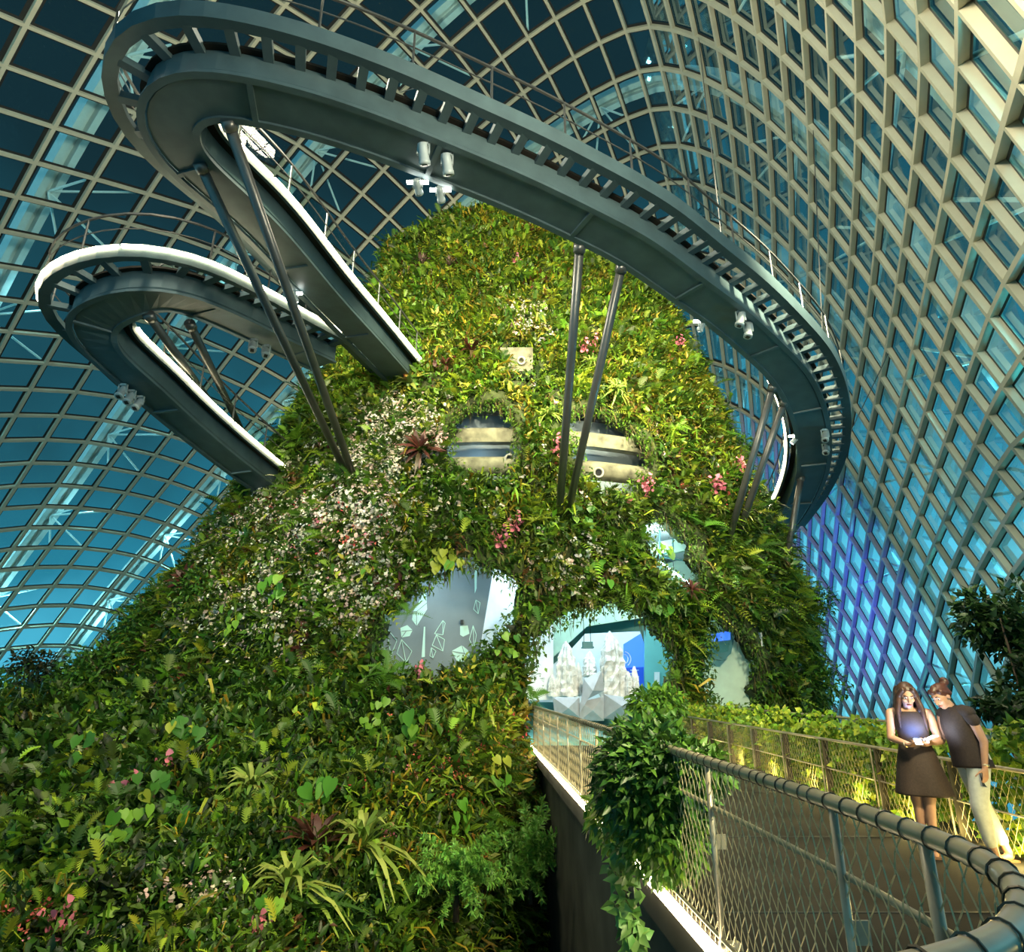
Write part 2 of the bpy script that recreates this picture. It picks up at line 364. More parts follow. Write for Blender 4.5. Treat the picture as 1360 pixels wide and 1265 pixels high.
for z in LV:
    b = TCY - t_front(z); yt = TCY - b * b / TCY; s = (z - CZ) / yt
    mL = float(np.interp(s, SLL[:, 0], SLL[:, 1])); mR = float(np.interp(s, SLR[:, 0], SLR[:, 1]))
    if z > 27.9: mL, mR = -.045, -.03
    cx, a = (mL + mR) / 2 * TCY, max(.3, (mR - mL) / 2 * TCY)
    for _ in range(40):
        l = math.sqrt(a * a + mL * mL * b * b); r_ = math.sqrt(a * a + mR * mR * b * b)
        gl_ = cx - mL * TCY; gr_ = mR * TCY - cx
        cx += .3 * ((gr_ - r_) - (gl_ - l)); a = max(.25, a + .3 * ((gl_ - l) + (gr_ - r_)) / 2)
    TP.append((cx, a, b))
TP = np.array(TP)
kz = np.ones(5) / 5
for c_ in range(3):
    TP[2:-2, c_] = np.convolve(TP[:, c_], kz, 'valid')
def smooth(x, a, b): t = np.clip((x - a) / (b - a), 0, 1); return t * t * (3 - 2 * t)
def tower(phi, z, bump=True):
    phi = np.asarray(phi, float); z = np.asarray(z, float)
    cx = np.interp(z, LV, TP[:, 0]); a = np.interp(z, LV, TP[:, 1]); b = np.interp(z, LV, TP[:, 2])
    x = cx + a * np.cos(phi); y = TCY + b * np.sin(phi)
    if bump:
        h = (np.sin(phi * 9 + z * .8) * .5 + np.sin(phi * 17 - z * 1.3 + 1) * .35 + np.sin(phi * 5 + z * .33 + 2) * .6 + np.sin(phi * 31 + z * 2.1) * .2 + np.sin(z * 1.9 + phi * 3) * .3 + np.sin(phi * 41 - z * 3.3) * .3 + np.sin(phi * 23 + z * 4.2) * .3) * .3
        x = x + np.cos(phi) * h; y = y + np.sin(phi) * h
    # the slope that runs out of the mountain's foot towards the viewer
    g = np.clip(2.9 - z, 0, None) ** 2 * .17; wgt = smooth(x, 1.2, -1.2) * smooth(y, 34, 27)
    e = g * 2.45 * wgt
    dx = -.28 + .40 * np.cos(phi); dy = -.95 + .1 * np.sin(phi)
    lump = 1 + .10 * np.sin(phi * 13 + z * 1.7) + .07 * np.sin(phi * 29 - z * 3) + .05 * np.sin(phi * 47 + z * 5.1) + .04 * np.sin(z * 7 + phi * 9)
    return np.stack([x + dx * e * lump, y + dy * e * lump, z + 0 * x], -1)
PH = np.concatenate([np.linspace(math.radians(-215), math.radians(35), 520), np.linspace(math.radians(35), math.radians(145), 30)[1:-1]])
ZS = np.concatenate([np.arange(-6, 27.4, .12), np.linspace(27.4, 28.15, 6)])
pg, zg = np.meshgrid(PH, ZS, indexing='ij'); TG = tower(pg, zg)
HOLES = {
 'eye': [(502, 813), (530, 803), (570, 772), (613, 745), (644, 751), (681, 766), (700, 791), (688, 816), (669, 840), (635, 868), (610, 888), (583, 899), (527, 893), (505, 874)],
 'arch': [(706, 1010), (703, 893), (708, 853), (718, 837), (746, 822), (783, 809), (817, 797), (842, 809), (867, 828), (888, 853), (893, 880), (889, 930), (885, 1000)],
 'gap': [(877.5, 688), (891, 688), (903, 706), (921, 717), (926, 747), (932, 762), (919, 785), (905, 783), (893, 767), (877, 751), (871, 733), (858, 719), (860, 700)],
 'nook': [(950, 818), (966, 816), (978, 832), (996, 844), (1004, 868), (1008, 903), (1004, 945), (945, 945), (937, 889), (943, 844)],
 'beam_left': [(596, 624), (602, 554), (613, 546), (631, 539), (660, 537), (674, 542), (687, 573), (689, 595), (683, 624), (668, 636), (631, 634)],
 'beam_right': [(755, 575), (758, 550), (775, 544), (804, 546), (816, 556), (835, 568), (856, 585), (861, 603), (864, 616), (849, 645), (823, 653), (796, 651), (771, 628), (765, 600)],
 'vent': [(667, 466), (690, 458), (712, 470), (710, 494), (700, 504), (680, 500)]}
def inpoly(P, poly):
    P = np.asarray(P); r = np.zeros(len(P), bool); n = len(poly)
    for k in range(n):
        x1, y1 = poly[k]; x2, y2 = poly[(k + 1) % n]
        cnd = ((y1 > P[:, 1]) != (y2 > P[:, 1])) & (P[:, 0] < (x2 - x1) * (P[:, 1] - y1) / ((y2 - y1) if y2 != y1 else 1e-9) + x1); r ^= cnd
    return r
def grow(poly, d):
    c = np.mean(poly, 0); return [tuple(np.array(p) + (np.array(p) - c) / max(1e-6, np.linalg.norm(np.array(p) - c)) * d) for p in poly]
nP, nZ = TG.shape[:2]
idx = np.arange(nP * nZ).reshape(nP, nZ); TV = TG.reshape(-1, 3)
ii = np.arange(nP); jj = np.arange(nZ - 1); A_, B_ = np.meshgrid(ii, jj, indexing='ij'); A2 = (A_ + 1) % nP
TF = np.stack([idx[A_, B_], idx[A2, B_], idx[A2, B_ + 1], idx[A_, B_ + 1]], -1).reshape(-1, 4)
fc = TV[TF].mean(1); fp = proj(fc)
fnr = nrm(np.cross(TV[TF[:, 2]] - TV[TF[:, 0]], TV[TF[:, 3]] - TV[TF[:, 1]]))
front = fc[:, 1] < TCY - 2
cut = np.zeros(len(TF), bool)
for k, poly in HOLES.items(): cut |= inpoly(fp, grow(poly, 6)) & front & (fc[:, 2] > -.9)
cut |= (fc[:, 0] > .75) & (fc[:, 0] < 4.8) & (fc[:, 2] < .3) & (fc[:, 2] > -.7) & front
KF = TF[~cut]
me = bpy.data.meshes.new('mountain'); me.from_pydata(TV.tolist(), [], KF.tolist()); me.update()
mount = link('mountain', me, M['soil'], smooth=True); tag(mount, 'tall conical mountain clad in living plants with cave openings', 'planted mountain', kind='structure')
so = mount.modifiers.new('thick', 'SOLIDIFY'); so.thickness = .7; so.offset = -1
bvh = BVHTree.FromPolygons([tuple(v) for v in TV], [tuple(int(i) for i in f) for f in TF])
def hit(px, py):
    d = ray(px, py).normalized(); p, n, i, t = bvh.ray_cast(Vector((0, 0, CZ)), d)
    return (p, n) if p is not None else (None, None)
# ------------------------------------------------------------------ aerial walkways
def resample(pts, ds):
    P = [Vector(p) for p in pts]; out = []
    for i in range(len(P) - 1):
        p0 = P[max(i - 1, 0)]; p1 = P[i]; p2 = P[i + 1]; p3 = P[min(i + 2, len(P) - 1)]
        n = max(2, int((p2 - p1).length / .12))
        for k in range(n):
            t = k / n; out.append(.5 * (2 * p1 + (p2 - p0) * t + (2 * p0 - 5 * p1 + 4 * p2 - p3) * t * t + (3 * p1 - p0 - 3 * p2 + p3) * t ** 3))
    out.append(P[-1]); res = [out[0]]; acc = 0
    for a, b in zip(out, out[1:]):
        L = (b - a).length; s = 0
        while acc + L - s >= ds:
            s += ds - acc; acc = 0; res.append(a.lerp(b, s / L))
        acc += L - s
    return res
def smooth_pts(P, n=3):
    for _ in range(n): P = [P[0]] + [(P[i - 1] + P[i] * 2 + P[i + 1]) / 4 for i in range(1, len(P) - 1)] + [P[-1]]
    return P
UP = Vector((0, 0, 1))
def frames(P, sgn):
    fr = []
    for i, p in enumerate(P):
        t = P[min(i + 1, len(P) - 1)] - P[max(i - 1, 0)]; t.z = 0; t.normalize(); fr.append((p, t.cross(UP) * sgn, UP.copy()))
    return fr
def skywalk(name, label, st, sgn, led_rng, sup):
    root = empty(name, (0, 0, 0), label, 'walkway', 'aerial walkways')
    P = smooth_pts(resample(st, .3), 6); fr = frames(P, sgn); n = len(fr)
    girder = MB().sweep(fr, [(-.62, -.12), (.5, -.12), (.5, -.62), (.38, -.74), (-.5, -.74), (-.62, -.62)]).build('girder', M['steel'], root)
    fl = MB()
    for a in (-.66, .42): fl.sweep(fr, [(a, -.8), (a + .16, -.8), (a + .16, -.72), (a, -.72)])
    fl.build('girder_flange', M['steel'], girder)
    for i in range(4, n - 3, 13):
        p, s, u = fr[i]; cp = MB(); cp.sweep([(p + s * a, Vector((0, 0, 1)), s.cross(UP)) for a in (-.5, .42)], [(-.8, -.06), (-.74, -.06), (-.74, .06), (-.8, .06)])
        cp.build('cross_rib', M['steel'], girder)
    MB().sweep(fr, [(-.8, -.1), (.62, -.1), (.62, -.04), (-.8, -.04)]).build('deck', M['deck'], root)
    MB().sweep(fr, [(1.02, -.2), (1.3, -.26), (1.34, .1), (1.27, .1), (1.24, -.06), (1.02, -.06)]).build('edge_beam', M['steel'], root)
    MB().sweep(fr, [(-.95, -.2), (-.86, -.2), (-.86, .06), (-.95, .06)]).build('inner_curb', M['steel'], root)
    k = 0
    for i in range(1, n - 1, 2):
        p, s, u = fr[i]; t = s.cross(UP)
        MB(p).box(p + s * .8 + UP * -.13, (.62, .2, .16), Matrix((s, t, UP)).transposed()).build('bracket', M['steel'], root).location = p; k += 1
    for sd, nm in ((1.28, 'outer'), (-.9, 'inner')):
        hr = MB(); hr.sweep(fr, [(sd - .025, 1.05), (sd + .025, 1.05), (sd + .025, 1.1), (sd - .025, 1.1)]); hr.sweep(fr, [(sd - .012, .6), (sd + .012, .6), (sd + .012, .624), (sd - .012, .624)])
        hr.build('handrail', M['steel2'], root)
        for i in range(2, n - 1, 6):
            p, s, u = fr[i]; MB(p).tube([p + s * sd, p + s * sd + UP * 1.08], .028, 6).build('railing_post', M['steel2'], root).location = p
        if nm == 'inner':
            MB().sweep(fr, [(sd + .03, .1), (sd + .04, .1), (sd + .04, .98), (sd + .03, .98)]).build('glass_balustrade', M['clear'], root)
    for la, lb, lo in led_rng:
        f2 = fr[int(la * n):int(lb * n)]; sd = 1.36 if lo else -.98
        for i in range(0, len(f2) - 2, 8):
            f3 = [(p - s.cross(UP) * 0, s, u) for p, s, u in f2[i:i + 9]]
            if i + 9 < len(f2): p8, s8, u8 = f3[-1]; f3[-1] = (f3[-2][0].lerp(p8, .72), s8, u8)
            MB().sweep(f3, [(sd - .035, -.035), (sd + .035, -.035), (sd + .035, .035), (sd - .035, .035)]).build('light_strip', M['led'], root)
    for (x0, y0, x1, y1, zt) in sup:
        b_, _ = hit(x1, y1); b_ = b_ or at_y(x1, y1, 25.5); tp = at_z(x0, y0, zt - .75)
        d = (b_ - tp).normalized(); mb = MB(tp); mb.tube([tp, b_ + d * .5], .125, 12); mb.tube([tp - d * .02, tp + d * .2], .16, 12)
        mb.build('strut', M['steel2'], root, True).location = tp
    return fr
def gz(lst): return [at_z(x, y, z - .7) + Vector((0, 0, .7)) for x, y, z in lst]
UPPER = gz([(1036, 712, 9.9), (1060, 676, 10.2), (1077, 638, 10.6), (1083, 600, 11), (1079, 562, 11.45), (1068, 528, 11.8), (1050, 497, 12.1), (1022, 468, 12.35), (968, 420, 12.65), (910, 378, 12.9), (845, 331, 13.15), (792, 303, 13.3), (692, 255, 13.6), (592, 214, 13.8), (507, 180, 13.9), (412, 148, 14), (337, 130, 14), (296, 123, 14), (257, 120, 14), (229, 131, 14), (216, 153, 14), (221, 182, 14), (243, 213, 14), (287, 252, 14), (347, 306, 14), (427, 396, 14), (475, 446, 14), (507, 480, 14.1)])
UPPER.append(UPPER[-1] + (UPPER[-1] - UPPER[-2]).normalized() * 2)
LOWER = gz([(431, 484, 13.5), (369, 455, 13.3), (307, 425, 13), (245, 400, 12.6), (208, 395, 12.4), (177, 398, 12.2), (146, 408, 12.05), (122, 421, 11.95), (112, 434, 11.85), (119, 450, 11.7), (140, 473, 11.5), (175, 503, 11.2), (233, 555, 10.8), (290, 602, 10.3), (324, 628, 10)])
LOWER.append(LOWER[-1] + (LOWER[-1] - LOWER[-2]).normalized() * 1.6)
FU = skywalk('aerial_walkway', 'long dark steel aerial walkway sweeping over the mountain top with a hairpin bend', UPPER, -1, ((0, .3, False), (.735, 1, False)),
    [(265, 217, 462, 634, 14), (302, 160, 470, 634, 14), (770, 325, 742, 692, 13.35), (826, 352, 752, 692, 13.2), (1027, 512, 966, 724, 12.1), (1042, 532, 976, 724, 11.9), (1064, 634, 1046, 735, 10.7)])
FL = skywalk('aerial_walkway', 'shorter lower aerial walkway looping at the left with its outer edge lit', LOWER, -1, ((0, .58, True), (.56, 1, False)),
    [(197, 418, 340, 622, 12.2), (252, 430, 345, 622, 12.6)])
# floodlights under the walkways
def floodlight(px, py, zt, aim, label, grp=None, lit=False, size=1.0):
    p = at_z(px, py, zt - .82); r = empty('floodlight', p, label, 'spotlight', grp); d = (Vector(aim) - p).normalized(); s = size * .85
    MB().box((0, 0, .02), (.22 * s, .1 * s, .06)).box((-.15 * s, 0, -.14 * s), (.025, .06, .34 * s)).box((.15 * s, 0, -.14 * s), (.025, .06, .34 * s)).box((0, 0, 0), (.32 * s, .06, .03)).build('yoke', M['lamp'], r)
    c = Vector((0, 0, -.24 * s))
    MB().lathe(c, [(.05, -.24 * s), (.11 * s, -.23 * s), (.13 * s, -.1 * s), (.135 * s, .18 * s), (.15 * s, .2 * s), (.15 * s, .3 * s), (.12 * s, .3 * s)], 16, d).build('housing', M['lamp'], r, True)
    b = MB(); b.lathe(c + d * .3 * s, [(.115 * s, 0), (.115 * s, .012)], 16, d) if lit else b.box(c + d * .305 * s, (.13 * s, .13 * s, .03), d.to_track_quat('Z', 'Y').to_matrix()); b.build('lens', M['lenson'] if lit else M['lens'], r)
    if lit: MB().box((0, 0, -.05), (.75 * s, .07, .06)).build('lamp_bar', M['lenson'], r)
    return p
GF = 'floodlights under the aerial walkways'
mid = (-1, 22, 10)
for a in ((563, 193, 13.8, (-1, 16, 5), 'grey floodlight under the upper walkway, left one of the pair near mid span', None), (594, 207, 13.8, (0, 17, 4), 'grey floodlight under the upper walkway, right one of the pair near mid span', None),
          (983, 415, 12.7, (4, 16, 4), 'grey floodlight under the right bend of the upper walkway, upper of two', None), (993, 430, 12.6, (5, 16, 3), 'grey floodlight under the right bend of the upper walkway, lower of two', None),
          (1095, 572, 11.3, (8, 18, 2), 'grey floodlight at the outer edge of the right bend, upper of two', None), (1096, 590, 11.2, (8, 18, 2), 'grey floodlight at the outer edge of the right bend, lower of two', None),
          (337, 452, 13.1, (-7, 15, 6), 'left of two pale floodlights under the lower walkway beside the struts', None), (354, 460, 13.1, (-6, 15, 6), 'right of two pale floodlights under the lower walkway beside the struts', None),
          (164, 512, 11.2, (-12, 15, 5), 'floodlight at the outer side of the lower walkway, first of three', None), (175, 520, 11.1, (-12, 15, 5), 'floodlight at the outer side of the lower walkway, middle of three', None), (186, 528, 11, (-12, 15, 5), 'floodlight at the outer side of the lower walkway, last of three', None),
          (555, 240, 13.8, mid, 'lit floodlight on the inner edge of the upper walkway above the crown', None, True, .8), (585, 250, 13.8, mid, 'lit floodlight beside the first at the inner edge above the crown', None, True, .8),
          (932, 425, 12.9, (4, 24, 8), 'lit floodlight on the inner edge of the walkway right of the crown', None, True, .8), (1056, 578, 11.5, (6, 26, 6), 'small lit floodlight inside the right bend of the walkway', None, True, .8),
          (392, 388, 14, (-6, 22, 8), 'floodlight on the inner side of the upper return leg', None, True, .7)):
    floodlight(*a)
# stay cables from the shell to the walkways
def node(i, r): return Vector(dome([(i, r)])[0])
for (i, r, f, k, lab) in ((8, -13, FU, .44, 'thin steel stay cable from the vault to the upper walkway, right of its mid span'), (6, -3, FU, .6, 'thin steel stay cable rising left of the upper walkway mid span'), (3, 2, FU, .72, 'thin steel stay cable above the hairpin bend'),
                          (2, 5, FL, .28, 'thin steel stay cable rising from the lower walkway bend'), (8, -18, FU, .33, 'thin steel stay cable to the right shell wall'), (11, -22, FU, .2, 'thin steel stay cable beside the right bend')):
    p, s, u = f[int(k * (len(f) - 1))]; e = p + s * 1.3; q = node(i, r); q = q + (e - q).normalized() * .7
    o = MB(e).tube([e, q], .02, 5).build('stay_cable', M['steel2']); o.location = e; tag(o, lab, 'cable', 'stay cables of the walkways')
# ------------------------------------------------------------------ rooms inside the mountain
def slab(name, c, size, m, label=None, parent=None, rot=None):
    o = MB().box(c, size, rot).build(name, m, parent); return tag(o, label, None, None, 'structure') if parent is None else o
def disc_slab(name, z, th, inset, m, label, dphi=(0, 360)):
    P = []
    for k in range(64):
        ph = 2 * PI * k / 64; p = tower(ph, max(z, 3.2), False); cx = float(np.interp(max(z, 3.2), LV, TP[:, 0])); d = np.array([cx - p[0], TCY - p[1], 0]); d /= np.linalg.norm(d); q = p + d * inset; P.append(Vector((q[0], q[1], z)))
    n = len(P); Q = [p + Vector((0, 0, -th)) for p in P]
    o = MB().add(P + Q, [tuple(range(n)), tuple(range(2 * n - 1, n - 1, -1))] + [(i, n + i, n + (i + 1) % n, (i + 1) % n) for i in range(n)]).build(name, m); return tag(o, label, None, None, 'structure')
disc_slab('floor_cave', .05, .3, .75, M['teal'], 'pale floor of the cave rooms')
disc_slab('ceiling_cave', 7.6, .4, 1.0, M['white'], 'pale soffit above the cave rooms')
disc_slab('ceiling_upper', 13.6, .4, 1.2, M['white'], 'soffit of the upper gallery')
slab('wall_back', (-1, 30.5, 3.7), (19, .3, 7.3), M['teal'], 'teal rear wall of the cave rooms')
# grey wall with drawn crystals, behind the eye shaped opening
y0 = 23.6
def poly_panel(name, px, y, th, m, label=None, parent=None, kind=None, dy=None):
    P = [at_y(x, yy, y if dy is None else dy(x, yy)) for x, yy in px]; n = len(P); Q = [p + Vector((0, th, 0)) for p in P]
    mb = MB(); mb.add(P + Q, [tuple(range(n - 1, -1, -1)), tuple(range(n, 2 * n))] + [(i, (i + 1) % n, n + (i + 1) % n, n + i) for i in range(n)])
    o = mb.build(name, m, parent)
    if label: tag(o, label, None, None, kind)
    return o
gw = poly_panel('wall_mural', [(440, 700), (663, 700), (655, 755), (634, 880), (630, 930), (440, 930)], y0, .25, M['muralwall'], 'grey blue wall with drawn crystals seen through the left cave opening', kind='structure')
def Z(x, y): return (490 + x / 3.238, 720 + y / 3.238)
def facet(pts, filled, inner=()):
    P = [Z(*p) for p in pts]
    if filled: poly_panel('crystal_drawing', P, y0 - .02, .015, M['mural'], parent=gw); m = M['muralwall']
    else: m = M['mural']
    mb = MB(); L = [] if filled else [(P[i], P[(i + 1) % len(P)]) for i in range(len(P))]; L += [(Z(*a), Z(*b)) for a, b in inner]
    for a, b in L: mb.tube([at_y(*a, y0 - .03), at_y(*b, y0 - .03)], .014, 4)
    if L: mb.build('crystal_outline', m, gw)
facet([(245, 205), (250, 290), (205, 362), (185, 335), (190, 300)], True, [((205, 300), (250, 262)), ((205, 300), (205, 362)), ((190, 300), (205, 300))])
facet([(452, 80), (466, 80), (463, 200), (455, 222)], True)
facet([(355, 470), (400, 445), (425, 465), (440, 495), (385, 525)], True, [((355, 470), (410, 480)), ((410, 480), (440, 495)), ((410, 480), (400, 445))])
facet([(135, 370), (165, 358), (188, 380), (175, 405), (140, 412)], True, [((140, 385), (188, 380)), ((160, 385), (140, 412))])
facet([(392, 362), (425, 360), (432, 395), (405, 408), (392, 400)], True)
facet([(236, 365), (242, 365), (240, 495), (226, 497)], True)
for c in ([(60, 275), (105, 300), (80, 360), (48, 330)], [(75, 370), (120, 425), (95, 490), (45, 440)], [(318, 338), (328, 350), (318, 400), (282, 395)], [(290, 400), (325, 420), (318, 470), (272, 445)], [(460, 250), (478, 262), (470, 310), (450, 290)], [(448, 360), (462, 400), (452, 460), (432, 420)], [(140, 420), (185, 470), (160, 520), (120, 480)], [(268, 455), (288, 470), (275, 500), (262, 490)]):
    facet(c, False, [(c[0], c[2])])
sc_ = MB().box(at_y(*Z(400, 345), y0 - .12), (.1, .2, .14)).build('speaker', M['lens']); tag(sc_, 'small dark speaker box on the grey mural wall', 'speaker')
poly_panel('wall_slanted', [(661, 700), (735, 700), (735, 930), (634, 930), (635, 872)], 0, .2, M['white'], 'white slanted wall right of the grey mural wall', kind='structure', dy=lambda x, y: 23.6 + (x - 634) * .028)
poly_panel('trim_ledge', [(650, 835), (735, 770), (735, 930), (636, 930), (637, 873)], 0, .2, M['white'], 'bright low sloping parapet in the left cave opening', kind='structure', dy=lambda x, y: 22.9 + (x - 634) * .02)
# tunnel room
poly_panel('wall_slope', [(700, 800), (990, 720), (990, 800), (780, 832), (700, 905)], 0, .2, M['pale'], 'pale sloping ceiling inside the tunnel', kind='structure', dy=lambda x, y: 28.6)
poly_panel('wall_bright', [Z(660, 640), Z(870, 462), Z(930, 395), Z(1165, 385), Z(1186, 450), Z(1186, 690), Z(660, 690)], 28.2, .15, M['white'], 'bright white rear wall of the tunnel room', kind='structure')
scn = poly_panel('projection_screen', [Z(1095, 440), Z(1168, 395), Z(1186, 450), Z(1186, 640), Z(1095, 640)], 28.0, .06, M['blue']); tag(scn, 'blue glowing screen on the tunnel rear wall', 'screen')
nv = poly_panel('text_panel', [Z(1100, 542), Z(1186, 538), Z(1188, 640), Z(1100, 640)], 27.9, .05, M['navy'], parent=scn)
tb = MB()
for k, (x, y, l) in enumerate(((1112, 552, 60), (1112, 566, 50), (1112, 580, 62), (1112, 594, 40), (1112, 608, 55))):
    tb.box(at_y(*Z(x + l / 2, y), 27.86), (l / 3.238 / F * 16, .01, .03))
tb.build('text_lines', M['mural'], scn)
ring = MB()
for r_ in (22, 34): ring.tube([at_y(*Z(1092 + r_ * math.cos(t), 505 + r_ * math.sin(t)), 27.95) for t in np.linspace(-1.3, .9, 12)], .02, 5)
ring.build('ring_graphic', M['white'], scn)
poly_panel('wall_teal', [Z(1186, 380), Z(1420, 300), Z(1420, 720), Z(1186, 720)], 27.6, .2, M['teal'], 'teal green side wall with a doorway in the tunnel', kind='structure')
dr = poly_panel('door_1', [Z(1228, 560), Z(1250, 560), Z(1250, 640), Z(1228, 640)], 27.5, .08, M['white'], 'pale narrow door in the teal wall', kind='structure')
def stalagmite(zx, zb, zt, w, y, label, seed):
    b = at_y(*Z(zx, zb), y); t = at_y(*Z(zx, zt), y); h = t.z - b.z; rr = random.Random(seed); r = empty('stalagmite_model', b, label, 'model', 'white stalagmite models')
    R = w / 3.238 / F * y * .55; N = 22; prof = [(R * (1 - .25 * k / 13 - .75 * (k / 13) ** 4.5) * (1.0 if k % 2 else .9) + .03, h * k / 13) for k in range(14)]
    vs = []; fs = []
    ph = [rr.uniform(.7, 1.25) for _ in range(N)]
    for i, (rad, z) in enumerate(prof):
        for k in range(N):
            q = rad * ph[k] * rr.uniform(.85, 1.12); vs.append(Vector((q * math.cos(2 * PI * k / N), q * math.sin(2 * PI * k / N), z + rr.uniform(-.04, .04))))
    for i in range(13):
        for k in range(N): k2 = (k + 1) % N; fs.append((i * N + k, i * N + k2, (i + 1) * N + k2, (i + 1) * N + k))
    fs.append(tuple(range(N - 1, -1, -1))); fs.append(tuple(13 * N + k for k in range(N)))
    MB().add(vs, fs).build('column', M['stal'], r)
    dp = MB()
    for k in range(10):
        a = rr.uniform(0, 6.28); z = rr.uniform(.3, .8) * h; rad = R * (1 - (z / h) ** 2.2) * 1.02; p = Vector((rad * math.cos(a), rad * math.sin(a), z)); dp.tube([p, p + Vector((.03 * math.cos(a), .03 * math.sin(a), -h * .22))], [.05, .01], 5)
    dp.build('drip_ridge', M['stal'], r); return r
stalagmite(853, 665, 428, 78, 24.6, 'tall pointed white stalagmite model at the left of the tunnel mouth', 1)
stalagmite(1048, 668, 386, 96, 24.8, 'tallest broad white stalagmite model in the middle of the tunnel', 2)
stalagmite(953, 580, 470, 46, 26, 'short white stalagmite model behind the two tall ones', 3)
stalagmite(1120, 662, 560, 26, 24.6, 'slim white stalagmite spike right of the tallest model', 4)
stalagmite(1148, 662, 538, 26, 24.7, 'slim white stalagmite spike nearest the blue screen', 5)
stalagmite(790, 662, 575, 26, 24.5, 'small white stalagmite spike at the far left of the tunnel', 6)
stalagmite(905, 662, 520, 22, 24.7, 'thin white stalagmite spike beside the tall pointed model', 7)
def rock(pts, y, dep, label, m):
    P = [at_y(*Z(*p), y) for p in pts]; c = sum(P, Vector()) / len(P) + Vector((0, -dep, 0)); b = sum(P, Vector()) / len(P) + Vector((0, dep, 0)); n = len(P)
    o = MB().add(P + [c, b], [(i, (i + 1) % n, n) for i in range(n)] + [((i + 1) % n, i, n + 1) for i in range(n)]).build('faceted_rock', m); return tag(o, label, 'display', 'faceted plinths of the tunnel display')
rock([(925, 590), (1000, 555), (1012, 640), (935, 680), (905, 740)], 23.8, .5, 'white faceted block standing before the short stalagmite', M['plinth'])
rock([(790, 668), (905, 668), (912, 760), (800, 760)], 24, .6, 'pale low plinth under the tall pointed stalagmite', M['plinth'])
rock([(1010, 655), (1100, 668), (1150, 668), (1100, 770), (1010, 760)], 24, .7, 'grey white faceted plinth under the tallest stalagmite', M['plinth'])
rock([(905, 690), (1010, 665), (1010, 770), (905, 770)], 23.9, .4, 'pale grey faceted plinth between the two tall stalagmites', M['plinth'])
rock([(695, 630), (735, 600), (765, 640), (760, 665), (700, 668)], 25.6, .4, 'small white faceted block at the left edge of the tunnel room', M['plinth'])
hb = at_y(*Z(940, 443), 24.2); pr = empty('pendant_lamp', hb, 'dark teal box lamp hanging on two cords in the tunnel mouth', 'lamp')
MB().box((0, 0, 0), (.36, .36, .2)).box((0, 0, -.1), (.42, .42, .05)).build('lamp_box', M['tealdark'], pr)
for sx in (-.12, .12): MB().tube([(sx, 0, .1), (sx, 0, 1.5)], .012, 5).build('cord', M['lens'], pr)
# visitor deep in the tunnel
vb = at_y(872, 940, 25.2); vb.z = .06; v = empty('person', vb, 'small distant person with red hair in dark clothes inside the tunnel', 'person')
body = MB().cap((-.08, 0, .06), .06, (-.09, 0, .85), .1, 10).cap((.08, 0, .06), .06, (.09, 0, .85), .1, 10).ell((0, 0, 1.15), (.2, .13, .34)).cap((-.22, 0, 1.38), .05, (-.27, -.05, .95), .04, 8).cap((.22, 0, 1.38), .05, (.36, -.25, 1.1), .04, 8).cap((0, 0, 1.4), .055, (0, 0, 1.55), .05, 8).ell((0, 0, 1.62), (.085, .1, .12)).build('body', mat('dark_clothes', (.02, .02, .03), .8, noise=.2), v, True)
rm_ = body.modifiers.new('r', 'REMESH'); rm_.mode = 'VOXEL'; rm_.voxel_size = .02
MB().ell((0, .02, 1.66), (.1, .11, .11)).build('hair', mat('red_hair', (.3, .06, .02), .6, noise=.3), v, True)
# gallery line of light and rails seen in the small opening
def Y5(x, y): return (840 + x / 5.06, 680 + y / 5.06)
lt = MB().tube([at_y(*Y5(175, 330), 23.4), at_y(*Y5(400, 495), 23.4)], .035, 6).build('linear_lamp', M['ledcool']); tag(lt, 'cool white line of light in the small opening right of the tunnel', 'lamp')
pb = at_y(*Y5(280, 425), 23.4); bp_ = empty('bulb_lamp', pb, 'small glowing bulb on the line of light in the small opening', 'lamp'); MB().ell((0, 0, .02), (.09, .09, .11)).build('bulb', M['ledcool'], bp_, True); MB().tube([(0, 0, .1), (0, 0, .5)], .012, 5).build('cord', M['lens'], bp_)
poly_panel('trim_gallery', [Y5(60, 225), Y5(450, 150), Y5(450, 235), Y5(180, 300)], 24, .4, M['pale'], 'pale slab edge seen in the small opening', kind='structure')
rl = empty('gallery_railing', at_y(*Y5(185, 300), 23.2), 'thin teal railing posts in the small opening right of the tunnel', 'railing')
for a_, b_ in (((185, 100), (178, 320)), ((195, 290), (260, 270)), ((195, 305), (450, 345)), ((270, 150), (275, 300))): MB(rl.location).tube([at_y(*Y5(*a_), 23.2), at_y(*Y5(*b_), 23.2)], .03, 6).build('rail_bar', M['tealdark'], rl)
# nook on the right
poly_panel('wall_nook', [(930, 810), (1015, 790), (1015, 950), (930, 950)], 25, .2, M['pale'], 'pale green sloping wall in the right cave opening', kind='structure', dy=lambda x, y: 24.4)
poly_panel('wall_fold', [(975, 815), (1010, 800), (1015, 905), (1003, 890)], 24.2, .1, M['white'], 'paler folded panel of the nook wall', kind='structure')
dsp = poly_panel('display_case', [(941, 840), (972, 834), (976, 845), (971, 868), (962, 877), (950, 876), (942, 866)], 23.6, .5, M['tealdark']); tag(dsp, 'dark rounded display case on the nook wall', 'display')
poly_panel('lit_window', [(945, 843), (970, 838), (970, 850), (946, 853)], 23.57, .02, M['blue'], parent=dsp)
poly_panel('case_glass', [(945, 855), (970, 852), (967, 866), (948, 868)], 23.57, .02, M['clear'], parent=dsp)
